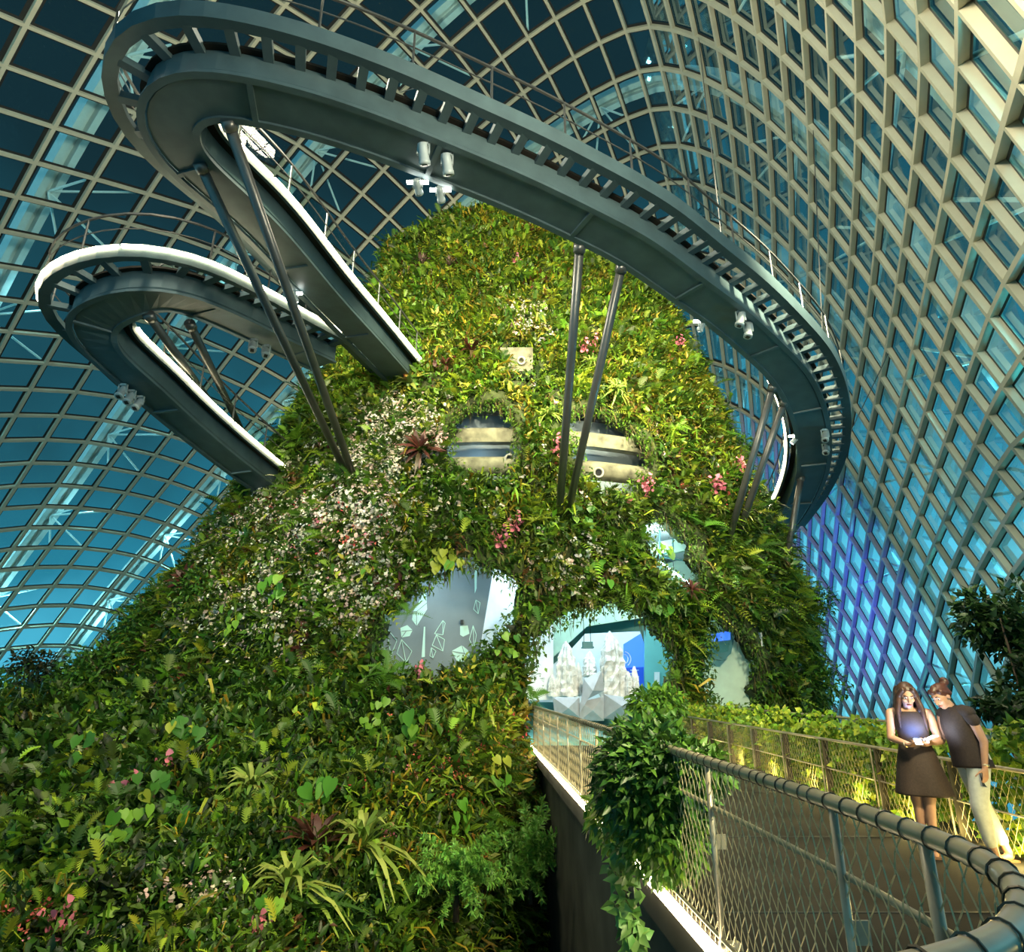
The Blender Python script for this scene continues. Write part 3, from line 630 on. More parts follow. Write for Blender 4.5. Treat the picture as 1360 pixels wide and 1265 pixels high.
# curved balustrades of the upper gallery
def arc(z, inset, f0, f1, n=40):
    out = []
    for k in range(n + 1):
        ph = math.radians(f0 + (f1 - f0) * k / n); p = Vector(tower(ph, z, False)); q = Vector(tower(ph + .02, z, False)); t = (q - p).normalized(); s = Vector((t.y, -t.x, 0)); out.append((p - s * inset, s, UP.copy()))
    return out
zb1 = hit(640, 570)[0].z; zb2 = hit(640, 612)[0].z
f0, f1 = -128, -50
b1 = MB().sweep(arc(zb1, .75, f0, f1), [(-.25, -.28), (.1, -.28), (.1, .28), (-.25, .28)]).build('gallery_parapet', M['concstain']); tag(b1, 'stained concrete parapet curving through the two upper openings', 'parapet')
b2 = empty('gallery_pipe_beam', arc(zb2, .75, -90, -89, 1)[0][0], 'round weathered concrete beam with portholes below the parapet', 'beam')
mb = MB(b2.location); A = arc(zb2, .75, f0, f1); mb.tube([p for p, _, _ in A], .36, 14); o = mb.build('beam_tube', M['concstain'], b2, True)
for px, py in ((677, 610), (795, 628)):
    p = hit(px, py)[0]; d = Vector((p.x, p.y, p.z - CZ)).normalized(); c = p + d * .38; p2 = MB(b2.location); p2.lathe(c + d * .45, [(.2, 0), (.2, -.42), (.13, -.42), (.12, -.2)], 18, d); p2.build('porthole_ring', M['conc'], b2, True)
    MB(b2.location).lathe(c + d * .1, [(.12, 0), (.12, .01)], 16, d).build('porthole_glass', M['lens'], b2)
for k, (px, py) in enumerate(((615, 636), (640, 640), (818, 652))):
    p = hit(px, py)[0] + Vector((0, .85, 0)); o = MB(p).box(p + Vector((0, 0, -.3)), (.5, .4, 1.2)).build('gallery_pier', M['concstain']); o.location = p
    tag(o, ('stubby stained concrete pier at the far left below the beam', 'stubby concrete pier below the beam in the left upper opening', 'stubby concrete pier below the beam in the right upper opening')[k], 'pier')
MB_ = MB().sweep(arc(zb1 - .6, 2.1, f0, f1), [(-.05, -1.5), (.05, -1.5), (.05, 1.9), (-.05, 1.9)]).build('wall_gallery', M['muralwall']); tag(MB_, 'blue grey wall behind the gallery beams', kind='structure')
bo, _ = hit(686, 482); vt = empty('vent_block', bo, 'stained concrete block with a round vent near the crown', 'vent')
dv = Vector((bo.x, bo.y, bo.z - CZ)).normalized(); MB(bo).box(bo + dv * .45, (1.35, .6, 1.1)).build('block', M['concstain'], vt); MB(bo).lathe(bo + dv * .28 + Vector((.2, -.1, .05)), [(.18, 0), (.18, -.25), (.11, -.25), (.1, -.05)], 16, dv).build('vent_ring', M['conc'], vt, True)
for p, t, e in (((-3, 21.8, 5.9), (-3.5, 24, 3.2), 70), ((1.0, 23, 6.6), (1, 26, 3), 110), ((3.6, 23.4, 6.4), (3.5, 27, 2), 130), ((7.5, 23.2, 5.5), (7.6, 26, 2), 120), ((5, 22.8, 6.9), (5.5, 25, 7), 60)):
    lamp('AREA', p, e, (.7, .95, 1), 1.2, t)
lamp('AREA', (3.2, 24.5, 6.8), 120, (.6, .95, 1), 1.0, (3.5, 30, 5))  # added lamp that brightens the top of the rear wall
for fa in (-101, -93, -80, -71): lamp('POINT', arc(zb1 - .55, 1.5, fa, fa + 1, 1)[0][0], 14, (.5, .8, 1), .12)  # added unseen points, here and below, brighten the gallery wall
for fa in (-98, -75): lamp('POINT', arc(zb1 + .9, 1.6, fa, fa + 1, 1)[0][0], 22, (.6, .9, 1), .12)
# ------------------------------------------------------------------ ground, planters and the footbridge into the tunnel
def edge_x(y): return float(np.interp(y, [2.2, 3.2, 4.9, 9.2, 14, 20], [1.42, 1.43, 1.36, 1.16, .92, .62]))
flo = MB().box((-8, 27, -6.15), (58, 60, .3)).build('floor', M['floor']); tag(flo, 'dark ground far below the walkway', kind='structure')
ys = [1.35, 1.6, 1.9, 2.2, 2.6, 3.2, 4, 4.9, 6, 7.5, 9.2, 11, 14, 17, 20.6]
xs = {1.35: .75, 1.6: 1.08, 1.9: 1.28}
L = [(xs.get(y, edge_x(y) if y >= 2.2 else 1.4) + .02, y) for y in ys]
RX = 5.05
P = [Vector((x, y, 0)) for x, y in L] + [Vector((RX, 20.6, 0)), Vector((RX, -2.5, 0)), Vector((-3, -2.5, 0)), Vector((-3, 1.0, 0)), Vector((.2, 1.08, 0))]
Q = [p + Vector((0, 0, -.12)) for p in P]; n = len(P)
dk = MB().add(P + Q, [tuple(range(n)), tuple(range(2 * n - 1, n - 1, -1))] + [(i, n + i, n + (i + 1) % n, (i + 1) % n) for i in range(n)]).build('floor_bridge', M['deck'])
dk.data.update(); tag(dk, 'dark metal deck of the footbridge leading into the tunnel', kind='structure')
for i, y in enumerate((3.4, 5.6, 8.2, 11.5, 15.5)):
    MB().box(((edge_x(y) + RX) / 2, y, .004), (RX - edge_x(y) - .2, .03, .008)).build('deck_joint', M['gasket'], dk)
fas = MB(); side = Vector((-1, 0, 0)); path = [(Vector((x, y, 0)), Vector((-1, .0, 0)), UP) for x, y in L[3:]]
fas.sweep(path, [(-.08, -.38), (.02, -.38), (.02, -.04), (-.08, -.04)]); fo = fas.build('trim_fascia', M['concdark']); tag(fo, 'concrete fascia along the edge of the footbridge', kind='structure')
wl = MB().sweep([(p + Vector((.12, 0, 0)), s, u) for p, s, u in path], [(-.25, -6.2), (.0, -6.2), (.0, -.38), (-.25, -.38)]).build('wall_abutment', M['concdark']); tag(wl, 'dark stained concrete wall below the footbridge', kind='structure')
st = MB().sweep([(p, s, u) for p, s, u in path], [(.03, -.06), (.09, -.06), (.09, .0), (.03, .0)]).build('edge_light_strip', M['ledlow']); tag(st, 'glowing warm light strip along the base of the footbridge railing', 'light strip')
# near railing: top rail with wire ties, posts, middle rail and a wire mesh
RP = [(-1.2, 1.15), (-.2, 1.2), (.5, 1.29), (.86, 1.43), (1.06, 1.58), (1.24, 1.8), (1.36, 2.05), (1.42, 2.35), (1.43, 2.8), (1.43, 3.2), (1.36, 4.9), (1.16, 9.2), (.92, 14), (.62, 19.8)]
rail = smooth_pts(resample([Vector((x, y, 1.12)) for x, y in RP], .05), 2)
nr = empty('near_railing', (1.4, 3, 0), 'steel mesh railing with thick wire-tied top rail along the near edge of the footbridge', 'railing'); O = nr.location
MB(O).tube(rail, .033, 14).build('top_rail', M['inox'], nr, True)
MB(O).tube([Vector((p.x + .02, p.y, .83)) for p in rail], .016, 8).build('middle_rail', M['inox'], nr, True)
MB(O).tube([Vector((p.x, p.y, .06)) for p in rail], .014, 8).build('bottom_rail', M['inox'], nr, True)
acc = 0; tie = MB(O); wrap = []
for i in range(1, len(rail) - 1):
    acc += (rail[i] - rail[i - 1]).length
    if acc >= .1 and rail[i].y < 12:
        acc = 0; t = (rail[i + 1] - rail[i - 1]).normalized(); a = t.cross(UP).normalized()
        wrap += [rail[i] + t * (.02 * k / 12) + (a * math.cos(2 * PI * k / 12) + UP * math.sin(2 * PI * k / 12)) * .037 for k in range(-3, 10)]
tie.tube(wrap, .0035, 4)
tie.build('wire_wrapping', M['post'], nr)
def on_rail(y): 
    for a, b in zip(rail, rail[1:]):
        if a.y <= y <= b.y: return a.lerp(b, (y - a.y) / max(1e-6, b.y - a.y))
    return rail[-1]
for y in (1.43, 2.5, 3.18, 4.88, 6.4, 7.9, 9.4, 10.9, 12.4, 13.9, 15.4, 16.9, 18.4, 19.7):
    p = on_rail(y); r_ = .019 if y > 3 else .022
    pm = MB(p); pm.tube([Vector((p.x, p.y, -.1)), Vector((p.x, p.y, 1.1))], r_, 10); pm.box((p.x + .05, p.y, .02), (.13, .09, .04)); pm.build('railing_post', M['inox'], nr, True).location = p - O
    if y < 7: MB(p).box((p.x + .05, p.y, .62), (.07, .012, .09)).build('post_bracket', M['inox'], nr).location = p - O
S = [0.0]
for a, b in zip(rail, rail[1:]): S.append(S[-1] + (b - a).length)
def at_s(s, z):
    s = min(max(s, 0), S[-1] - 1e-4); i = max(0, min(len(S) - 2, int(np.searchsorted(S, s)) - 1)); p = rail[i].lerp(rail[i + 1], (s - S[i]) / max(1e-6, S[i + 1] - S[i])); return Vector((p.x, p.y, z))
wm = MB(O); cw = .1; ch = .16
s0 = 0
while s0 < S[-1] + 2:
    far = s0 > 9
    for sg in (1, -1):
        pts = []; nseg = 14
        for k in range(nseg + 1):
            z = 1.1 * k / nseg; s = s0 + sg * (z * cw / ch * 1.0) + .012 * (1 if k % 2 else -1)
            if 0 <= s <= S[-1]: pts.append(at_s(s, z))
        if len(pts) > 2: wm.tube(pts, .0032 if not far else .0045, 3, False)
    s0 += cw * (1.0 if not far else 1.8)
wm.build('wire_mesh', M['wire'], nr)
# far railing of the bridge and the outer fence, with planters between
fr_ = empty('far_railing', (4.95, 9, 0), 'slim handrail on dark plate posts at the ivy side of the footbridge', 'railing'); O2 = fr_.location
MB(O2).tube([(4.95, 1.5, .83), (4.95, 20.4, .86)], .02, 10).build('handrail', M['inox'], fr_, True)
MB(O2).tube([(4.95, 1.5, .42), (4.95, 20.4, .42)], .01, 6).build('middle_rail', M['inox'], fr_, True)
for k, y in enumerate(np.arange(1.7, 20.5, 1.55)):
    MB((4.97, y, 0)).box((4.97, y, .41), (.1, .022, .82)).build('railing_post', M['post'], fr_).location = Vector((4.97, y, 0)) - O2
    MB((4.93, y, 0)).tube([(4.93, y + .1, 0), (4.93, y + .1, .82)], .012, 6).build('infill_bar', M['inox'], fr_).location = Vector((4.93, y, 0)) - O2
fm = MB(O2)
for y in np.arange(1.6, 20.4, .1):
    for sg in (1, -1): fm.tube([(4.96, y, .04), (4.96, y + sg * .45, .82)], .0016, 3, False)
fm.build('wire_mesh', M['wire'], fr_)
of = empty('outer_fence', (5.8, 9, 0), 'outer top rail behind the ivy planters', 'railing'); O3 = of.location
MB(O3).tube([(5.8, 2, 1.12), (5.8, 22, 1.12)], .022, 10).build('top_rail', M['inox'], of, True); MB(O3).tube([(5.8, 2, .72), (5.8, 22, .72)], .012, 8).build('middle_rail', M['inox'], of, True)
for y in np.arange(2.3, 22, 1.9): MB((5.8, y, 0)).tube([(5.8, y, -.1), (5.8, y, 1.1)], .02, 8).build('railing_post', M['inox'], of).location = Vector((5.8, y, 0)) - O3
pt = MB().box((5.42, 12, -.12), (.62, 20, .24)).build('planter_trough', M['concdark']); tag(pt, 'long low planter trough between the bridge railing and the outer fence', 'planter')
for y in (3, 4.4, 5.4, 6.2, 7.0, 7.8, 8.8, 10, 11.5, 13.2, 15, 18): lamp('POINT', (4.86, y, .14), 17, (1, .78, .26), .12)
# ------------------------------------------------------------------ two women with a glowing phone
SK = mat('skin', (.46, .25, .16), .5, noise=.06, nscale=20); HA = mat('brown_hair', (.045, .018, .01), .45, noise=.5, nscale=30); HB = mat('auburn_hair', (.06, .018, .01), .45, noise=.4, nscale=30)
DR = mat('dark_brown_dress', (.03, .017, .012), .8, noise=.3, nscale=60, bump=.15); BL = mat('dark_blouse', (.026, .016, .014), .8, noise=.3, nscale=60, bump=.15); PA = mat('white_trousers', (.6, .62, .55), .75, noise=.08, nscale=30, bump=.1)
SHO = mat('sandal', (.2, .11, .06), .6, noise=.2); LIP = mat('lips', (.35, .08, .07), .4); EYW = mat('eye_white', (.7, .7, .7), .2); EYD = mat('iris', (.02, .012, .01), .2)
PH = mat('phone_case', (.5, .52, .55), .3, metal=.3); SCR = mat('phone_screen', (.7, .8, 1), .2, emit=(.55, .72, 1), estr=9); GOLD = mat('bracelet', (.7, .6, .4), .3, metal=.9)
def remesh(o, v=.008, it=5):
    r = o.modifiers.new('skin', 'REMESH'); r.mode = 'VOXEL'; r.voxel_size = v; r.use_smooth_shade = True
    s = o.modifiers.new('soft', 'SMOOTH'); s.iterations = it; s.factor = .5
def hand(mb, wrist, d, pn, side, curl=.5, s=1.0):
    """palm and five fingers: d points to the fingertips, pn out of the palm, side = +1/-1 gives the thumb side"""
    d = Vector(d).normalized(); pn = Vector(pn); pn = (pn - d * pn.dot(d)).normalized(); x = d.cross(pn) * side; w = Vector(wrist)
    mb.cap(w, .026 * s, w + d * .03 * s, .026 * s, 10)
    for k in range(4): a = w + d * .015 * s; b = w + d * .085 * s + x * (.026 - .0175 * k) * s; mb.cap(a + x * (.016 - .011 * k) * s, .017 * s, b, .0125 * s, 8)
    for k, (L, off) in enumerate(((.068, .026), (.078, .0085), (.072, -.009), (.056, -.0265))):
        p = w + d * .085 * s + x * off * s; dd = d.copy()
        for j, fr in enumerate((.45, .32, .23)):
            dd = (dd + pn * curl * (.55 + .2 * j)).normalized(); q = p + dd * L * fr * s; mb.cap(p, (.0095 - .001 * j) * s, q, (.0088 - .001 * j) * s, 7); p = q
    p = w + d * .025 * s + x * .028 * s; dd = (d * .6 + x * .7 + pn * .25).normalized()
    for j, L in enumerate((.04, .032, .026)):
        q = p + dd * L * s; mb.cap(p, (.0125 - .0015 * j) * s, q, (.011 - .0015 * j) * s, 7); p = q; dd = (dd + d * .35 + pn * curl * .35).normalized()
def rot_about(p, c, e): return Vector(c) + e.to_matrix() @ (Vector(p) - Vector(c))
def head(mb, c, e):
    f = lambda x, y, z: Vector(c) + e.to_matrix() @ Vector((x, y, z))
    mb.ell(f(0, .012, .03), (.074, .092, .09), e, 16, 12); mb.ell(f(0, -.022, -.03), (.058, .066, .085), e, 14, 10); mb.ell(f(0, -.045, -.088), (.03, .03, .025), e)
    mb.cap(f(0, -.086, .015), .009, f(0, -.108, -.022), .0135, 8); mb.ell(f(0, -.1, -.024), (.017, .012, .009), e)
    mb.ell(f(0, -.072, .042), (.05, .02, .012), e); mb.ell(f(.04, -.06, -.018), (.022, .022, .022), e); mb.ell(f(-.04, -.06, -.018), (.022, .022, .022), e)
    for sx in (-1, 1): mb.ell(f(sx * .076, .012, -.005), (.011, .02, .032), e)
    return f
def face_parts(f, e, root):
    for sx in (-1, 1):
        b = MB().ell(f(sx * .03, -.074, .018), (.015, .009, .0075), e, 10, 6).build('eye', EYW, root, True); MB().ell(f(sx * .03, -.082, .014), (.007, .003, .006), e, 8, 6).build('iris', EYD, b)
        MB().tube([f(sx * .014, -.09, .04), f(sx * .032, -.089, .047), f(sx * .052, -.076, .04)], [.003, .0042, .002], 6).build('eyebrow', HA, root)
    MB().tube([f(-.024, -.082, -.058), f(-.009, -.093, -.055), f(0, -.094, -.057), f(.009, -.093, -.055), f(.024, -.082, -.058)], [.003, .0065, .006, .0065, .003], 7).build('mouth', LIP, root, True)
def rings(secs, n=28):
    """cloth as a loft: (centre, rx, ry) from top to hem, open at both ends, folds towards the hem"""
    vs = []; fs = []
    for i, (c, rx, ry, fo) in enumerate(secs):
        for k in range(n):
            a = 2 * PI * k / n; q = 1 + fo * math.sin(a * 6 + i * .35) + fo * .5 * math.sin(a * 11); vs.append(Vector(c) + Vector((rx * math.cos(a) * q, ry * math.sin(a) * q, 0)))
    for i in range(len(secs) - 1):
        for k in range(n): k2 = (k + 1) % n; fs.append((i * n + k, (i + 1) * n + k, (i + 1) * n + k2, i * n + k2))
    return vs, fs
# --- woman in the dress: faces the camera, head bowed over the phone
r1 = empty('person', (4.28, 7.35, 0), 'woman with long dark hair in a short sleeveless brown dress looking down at a phone', 'person'); r1.rotation_euler = (0, 0, -.42)
b = MB()
b.cap((-.075, -.02, .5), .056, (-.085, 0, .88), .085, 14).cap((-.07, .03, .09), .036, (-.075, -.02, .5), .052, 12).ell((-.07, .035, .36), (.05, .055, .12))
b.cap((.03, -.07, .5), .056, (.085, 0, .88), .085, 14).cap((-.0, -.04, .09), .036, (.03, -.07, .5), .052, 12).ell((.012, -.04, .36), (.05, .055, .12))
for x, y in ((-.07, .03), (0, -.04)): b.cap((x, y + .02, .05), .035, (x - .01, y - .12, .03), .026, 10)
b.ell((0, 0, .93), (.165, .115, .14)).ell((0, .005, 1.1), (.125, .09, .16)).ell((0, 0, 1.26), (.15, .1, .14)).ell((-.065, -.075, 1.24), (.062, .055, .06)).ell((.065, -.075, 1.24), (.062, .055, .06))
b.cap((-.13, .01, 1.36), .055, (.13, .01, 1.36), .055, 12).cap((0, .01, 1.36), .055, (0, -.025, 1.47), .047, 12)
e1 = Euler((.52, 0, .1)); hc = (0, -.055, 1.53); f1 = head(b, hc, e1)
b.cap((-.175, .01, 1.35), .05, (-.215, -.02, 1.1), .039, 12).cap((-.215, -.02, 1.1), .038, (-.075, -.24, 1.05), .026, 12)
b.cap((.175, .01, 1.35), .05, (.225, -.01, 1.1), .039, 12).cap((.225, -.01, 1.1), .038, (.07, -.24, 1.06), .026, 12)
hand(b, (-.075, -.24, 1.05), (.85, -.45, .12), (.1, -.1, 1), 1, .42); hand(b, (.07, -.24, 1.06), (-.85, -.4, .05), (0, -.15, 1), -1, .5)
bo_ = b.build('body', SK, r1); remesh(bo_); face_parts(f1, e1, r1)
vs, fs = rings([((0, -.005, 1.375), .125, .085, 0), ((0, -.01, 1.33), .15, .105, 0), ((0, -.025, 1.25), .168, .135, 0), ((0, -.015, 1.17), .15, .12, 0), ((0, 0, 1.07), .14, .108, 0), ((0, 0, .98), .168, .13, .01), ((0, 0, .85), .2, .155, .02), ((.005, -.01, .7), .235, .18, .03), ((.01, -.02, .555), .27, .205, .045)])
d = MB().add(vs, fs).build('dress', DR, r1, True); sm = d.modifiers.new('t', 'SOLIDIFY'); sm.thickness = .008; ss = d.modifiers.new('s', 'SUBSURF'); ss.levels = ss.render_levels = 1
st_ = MB()
for sx in (-1, 1): st_.tube([(sx * .1, -.085, 1.36), (sx * .115, -.03, 1.425), (sx * .11, .05, 1.41), (sx * .09, .09, 1.35)], [.026, .03, .03, .026], 8)
st_.build('shoulder_strap', DR, r1, True)
h = MB(); h.ell(f1(0, .03, .045), (.088, .1, .092), e1, 16, 10); rr = random.Random(3)
for sx in (-1, 1):
    h.cap(f1(sx * .05, -.045, .095), .03, f1(sx * .083, -.02, .02), .03, 8)
    for k in range(7):
        y = -.03 + .03 * k; x = sx * (.075 + .012 * math.sin(k)); h.cap(f1(x, y * .7 + .01, .02), .03, (sx * (.1 + .02 * rr.random()), -.06 + .035 * k - .02, 1.4), .03, 8); h.cap((sx * (.1 + .02 * rr.random()), -.08 + .035 * k, 1.4), .03, (sx * (.105 + .03 * rr.random()), -.105 + .036 * k, 1.24 - .05 * rr.random()), .013, 8)
for k in range(5): h.cap(f1(-.05 + .025 * k, .1, .03), .035, (-.08 + .04 * k, .1, 1.2), .02, 8)
ho = h.build('hair', HA, r1, True); remesh(ho, .009, 3)
MB().lathe((-.1, -.2, 1.052), [(.031, -.006), (.034, 0), (.031, .006)], 16, (.5, -.8, .1)).build('bracelet', GOLD, r1, True)
for x, y in ((-.07, .03), (0, -.04)):
    MB().box((x - .005, y - .05, .012), (.085, .235, .02)).tube([(x - .04, y - .08, .02), (x, y - .085, .07), (x + .035, y - .08, .02)], .008, 6).build('sandal', SHO, r1)
# --- woman in the blouse: seen from the side, facing her companion
r2 = empty('person', (4.66, 7.0, 0), 'woman with hair in a bun, dark blouse and white cropped trousers leaning toward her companion', 'person'); r2.rotation_euler = Euler((.0, -.075, -1.5), 'ZYX')
b = MB()
b.cap((-.08, .06, .5), .06, (-.085, .01, .88), .09, 14).cap((-.08, .2, .09), .038, (-.08, .06, .5), .055, 12).cap((-.08, .2, .05), .036, (-.08, .08, .03), .027, 10)
b.cap((.085, -.1, .5), .06, (.085, 0, .88), .09, 14).cap((.08, -.06, .09), .038, (.085, -.1, .5), .055, 12).cap((.08, -.05, .05), .036, (.08, -.18, .03), .027, 10)
b.ell((0, .02, .93), (.17, .125, .15)).ell((0, 0, 1.1), (.13, .095, .16)).ell((0, -.03, 1.26), (.155, .105, .15)).ell((0, -.11, 1.24), (.12, .05, .06))
b.cap((-.14, -.04, 1.37), .056, (.14, -.04, 1.37), .056, 12).cap((0, -.05, 1.37), .055, (0, -.11, 1.47), .047, 12)
e2 = Euler((.55, .0, .22)); hc2 = (0, -.15, 1.525); f2 = head(b, hc2, e2)
b.cap((.185, -.04, 1.36), .05, (.215, .02, 1.09), .04, 12).cap((.215, .02, 1.09), .039, (.2, -.03, .85), .027, 12); hand(b, (.2, -.03, .85), (-.05, -.2, -1), (-1, -.2, .1), -1, .55)
b.cap((-.185, -.05, 1.36), .05, (-.2, -.12, 1.1), .04, 12).cap((-.2, -.12, 1.1), .039, (-.06, -.3, 1.08), .027, 12); hand(b, (-.06, -.3, 1.08), (.5, -.85, .1), (.1, 0, 1), 1, .5)
bo_ = b.build('body', SK, r2); remesh(bo_); face_parts(f2, e2, r2)
t = MB()
t.cap((-.085, .01, .88), .106, (-.08, .06, .5), .077, 16).cap((-.08, .06, .5), .077, (-.08, .165, .2), .06, 14).cap((.085, 0, .88), .106, (.085, -.1, .5), .077, 16).cap((.085, -.1, .5), .077, (.082, -.08, .2), .06, 14).ell((0, .025, .93), (.187, .142, .13))
to = t.build('trousers', PA, r2); remesh(to, .01, 4)
vs, fs = rings([((0, -.05, 1.425), .085, .08, 0), ((0, -.045, 1.39), .16, .1, 0), ((0, -.04, 1.33), .19, .125, 0), ((0, -.045, 1.24), .185, .145, .01), ((0, -.025, 1.12), .165, .135, .02), ((0, 0, 1.0), .185, .15, .025), ((0, .01, .84), .208, .17, .03)])
d = MB().add(vs, fs).build('blouse', BL, r2, True); sm = d.modifiers.new('t', 'SOLIDIFY'); sm.thickness = .008; ss = d.modifiers.new('s', 'SUBSURF'); ss.levels = ss.render_levels = 1
for sx in (-1, 1): MB().cap((sx * .12, -.04, 1.375), .068, (sx * .212, -.03, 1.29), .062, 14).cap((0, -.05, 1.375), .07, (sx * .185, -.04, 1.362), .066, 14).build('cap_sleeve', BL, r2, True)
h = MB(); h.ell(f2(0, .028, .042), (.084, .1, .09), e2, 16, 10).cap(f2(0, -.06, .09), .03, f2(0, -.02, .11), .035, 8)
for sx in (-1, 1): h.cap(f2(sx * .06, -.03, .075), .03, f2(sx * .07, .05, .01), .03, 8)
h.cap(f2(0, .1, .06), .04, f2(0, .13, .07), .04, 8).ell(f2(0, .155, .085), (.05, .045, .05), e2); ho = h.build('hair', HB, r2, True); remesh(ho, .009, 3)
for k in range(6): a = k; 
MB().lathe((.203, -.018, .875), [(.031, -.01), (.034, 0), (.031, .01)], 16, (.05, .2, 1)).build('watch', GOLD, r2, True)
for x, y in ((-.08, .14), (.08, -.11)): MB().box((x, y, .012), (.09, .25, .02)).tube([(x - .04, y - .03, .02), (x, y - .035, .07), (x + .04, y - .03, .02)], .009, 6).build('sandal', SHO, r2)
# phones
from mathutils import Quaternion
def phone(wp, rot, label, lit):
    r = empty('phone', wp, label, 'phone'); r.rotation_euler = rot
    MB().box((0, 0, 0), (.07, .14, .009)).build('phone_case', PH, r)
    MB().box((0, 0, .0052), (.064, .128, .002)).build('phone_screen', SCR if lit else M['lens'], r)
bpy.context.view_layer.update()
w1 = r1.matrix_world @ Vector((.0, -.31, 1.085)); phone(w1, Euler((.35, 0, -.42)), 'phone with a bright screen held in front of the woman in the dress', True)
w2 = r2.matrix_world @ Vector((.0, -.37, 1.125)); phone(w2, Euler((.3, 0, -1.3)), 'bright phone held out by the woman in the dark blouse', True)
w3 = r2.matrix_world @ Vector((.165, -.055, .745)); phone(w3, Euler((1.4, .2, .3)), 'dark switched off phone hanging from the hand of the woman in white trousers', False)
for p, tgt in ((w1, r1.matrix_world @ Vector(hc)), (w2, r2.matrix_world @ Vector(hc2))):
    l = lamp('AREA', p + Vector((0, -.01, .03)), 2.2, (.75, .85, 1), .2, tgt)
l = lamp('SPOT', w1 + Vector((0, -.02, .03)), 26, (.08, .25, 1), .03, r1.matrix_world @ Vector((0, -.1, 1.22)), 70)
# ------------------------------------------------------------------ vegetation
ta = .5 * np.linalg.norm(np.cross(TV[TF[:, 2]] - TV[TF[:, 0]], TV[TF[:, 3]] - TV[TF[:, 1]]), axis=1)
if np.mean((fnr * (fc - np.stack([np.interp(fc[:, 2], LV, TP[:, 0]), np.full(len(fc), TCY), fc[:, 2]], 1))).sum(1)) < 0: fnr = -fnr
view = nrm(np.array([0, 0, CZ]) - fc); facing = (fnr * view).sum(1)
inw = (fp[:, 0] > -160) & (fp[:, 0] < 1300) & (fp[:, 1] < 1480) & (fc[:, 1] < 39)
HB_ = np.zeros(len(TF), bool)
for key, poly in HOLES.items(): HB_ |= inpoly(fp, grow(poly, 16 if key in ('gap', 'nook') else 12)) & front
dist = np.linalg.norm(fc - np.array([0, 0, CZ]), axis=1)
base_w = ta * inw * (facing > -.42) * ~HB_ * ~((fc[:, 0] > .72) & (fc[:, 2] < .1) & (fc[:, 0] < 5.4)) * ~((fc[:, 0] > .6) & (fc[:, 0] < 5.4) & (fc[:, 2] < .6) & front) / np.clip(dist / 18, .45, 1.3) ** 1.45
base_w *= np.where(facing < .02, .6, 1)
def sample(n, wt):
    p = wt / wt.sum(); k = RNG.choice(len(TF), n, p=p); a = RNG.random((n, 1)); b = RNG.random((n, 1)); q = TV[TF[k]]
    pos = (q[:, 0] * (1 - a) + q[:, 1] * a) * (1 - b) + (q[:, 3] * (1 - a) + q[:, 2] * a) * b
    return pos, fnr[k], k
def patch(P, s, seed):
    """smooth pseudo noise in 0..1 used to let plant species grow in drifts"""
    r = np.random.default_rng(seed); v = np.zeros(len(P))
    for _ in range(6): d = r.normal(size=3); d /= np.linalg.norm(d); v += np.sin(P @ d / s * 2 * PI * r.uniform(.6, 1.5) + r.uniform(0, 6.28))
    return np.clip(.5 + v / 5, 0, 1)
X_, Y_ = fp[:, 0], fp[:, 1]
def band(y, a, b, f=40): return smooth(y, a - f, a + f) * (1 - smooth(y, b - f, b + f))
def blob(cx, cy, rx, ry): return np.exp(-((X_ - cx) / rx) ** 2 - ((Y_ - cy) / ry) ** 2)
n1, n2, n3, n4 = patch(fc, 4.0, 1), patch(fc, 2.6, 2), patch(fc, 3.2, 3), patch(fc, 5.5, 4)
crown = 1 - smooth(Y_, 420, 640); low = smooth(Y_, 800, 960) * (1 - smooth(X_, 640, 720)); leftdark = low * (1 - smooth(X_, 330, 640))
archz = np.clip(blob(800, 690, 130, 70) + blob(905, 850, 60, 110) + blob(960, 760, 70, 80) + blob(1040, 850, 60, 130) + blob(690, 880, 50, 70) + blob(790, 770, 70, 40), 0, 1)
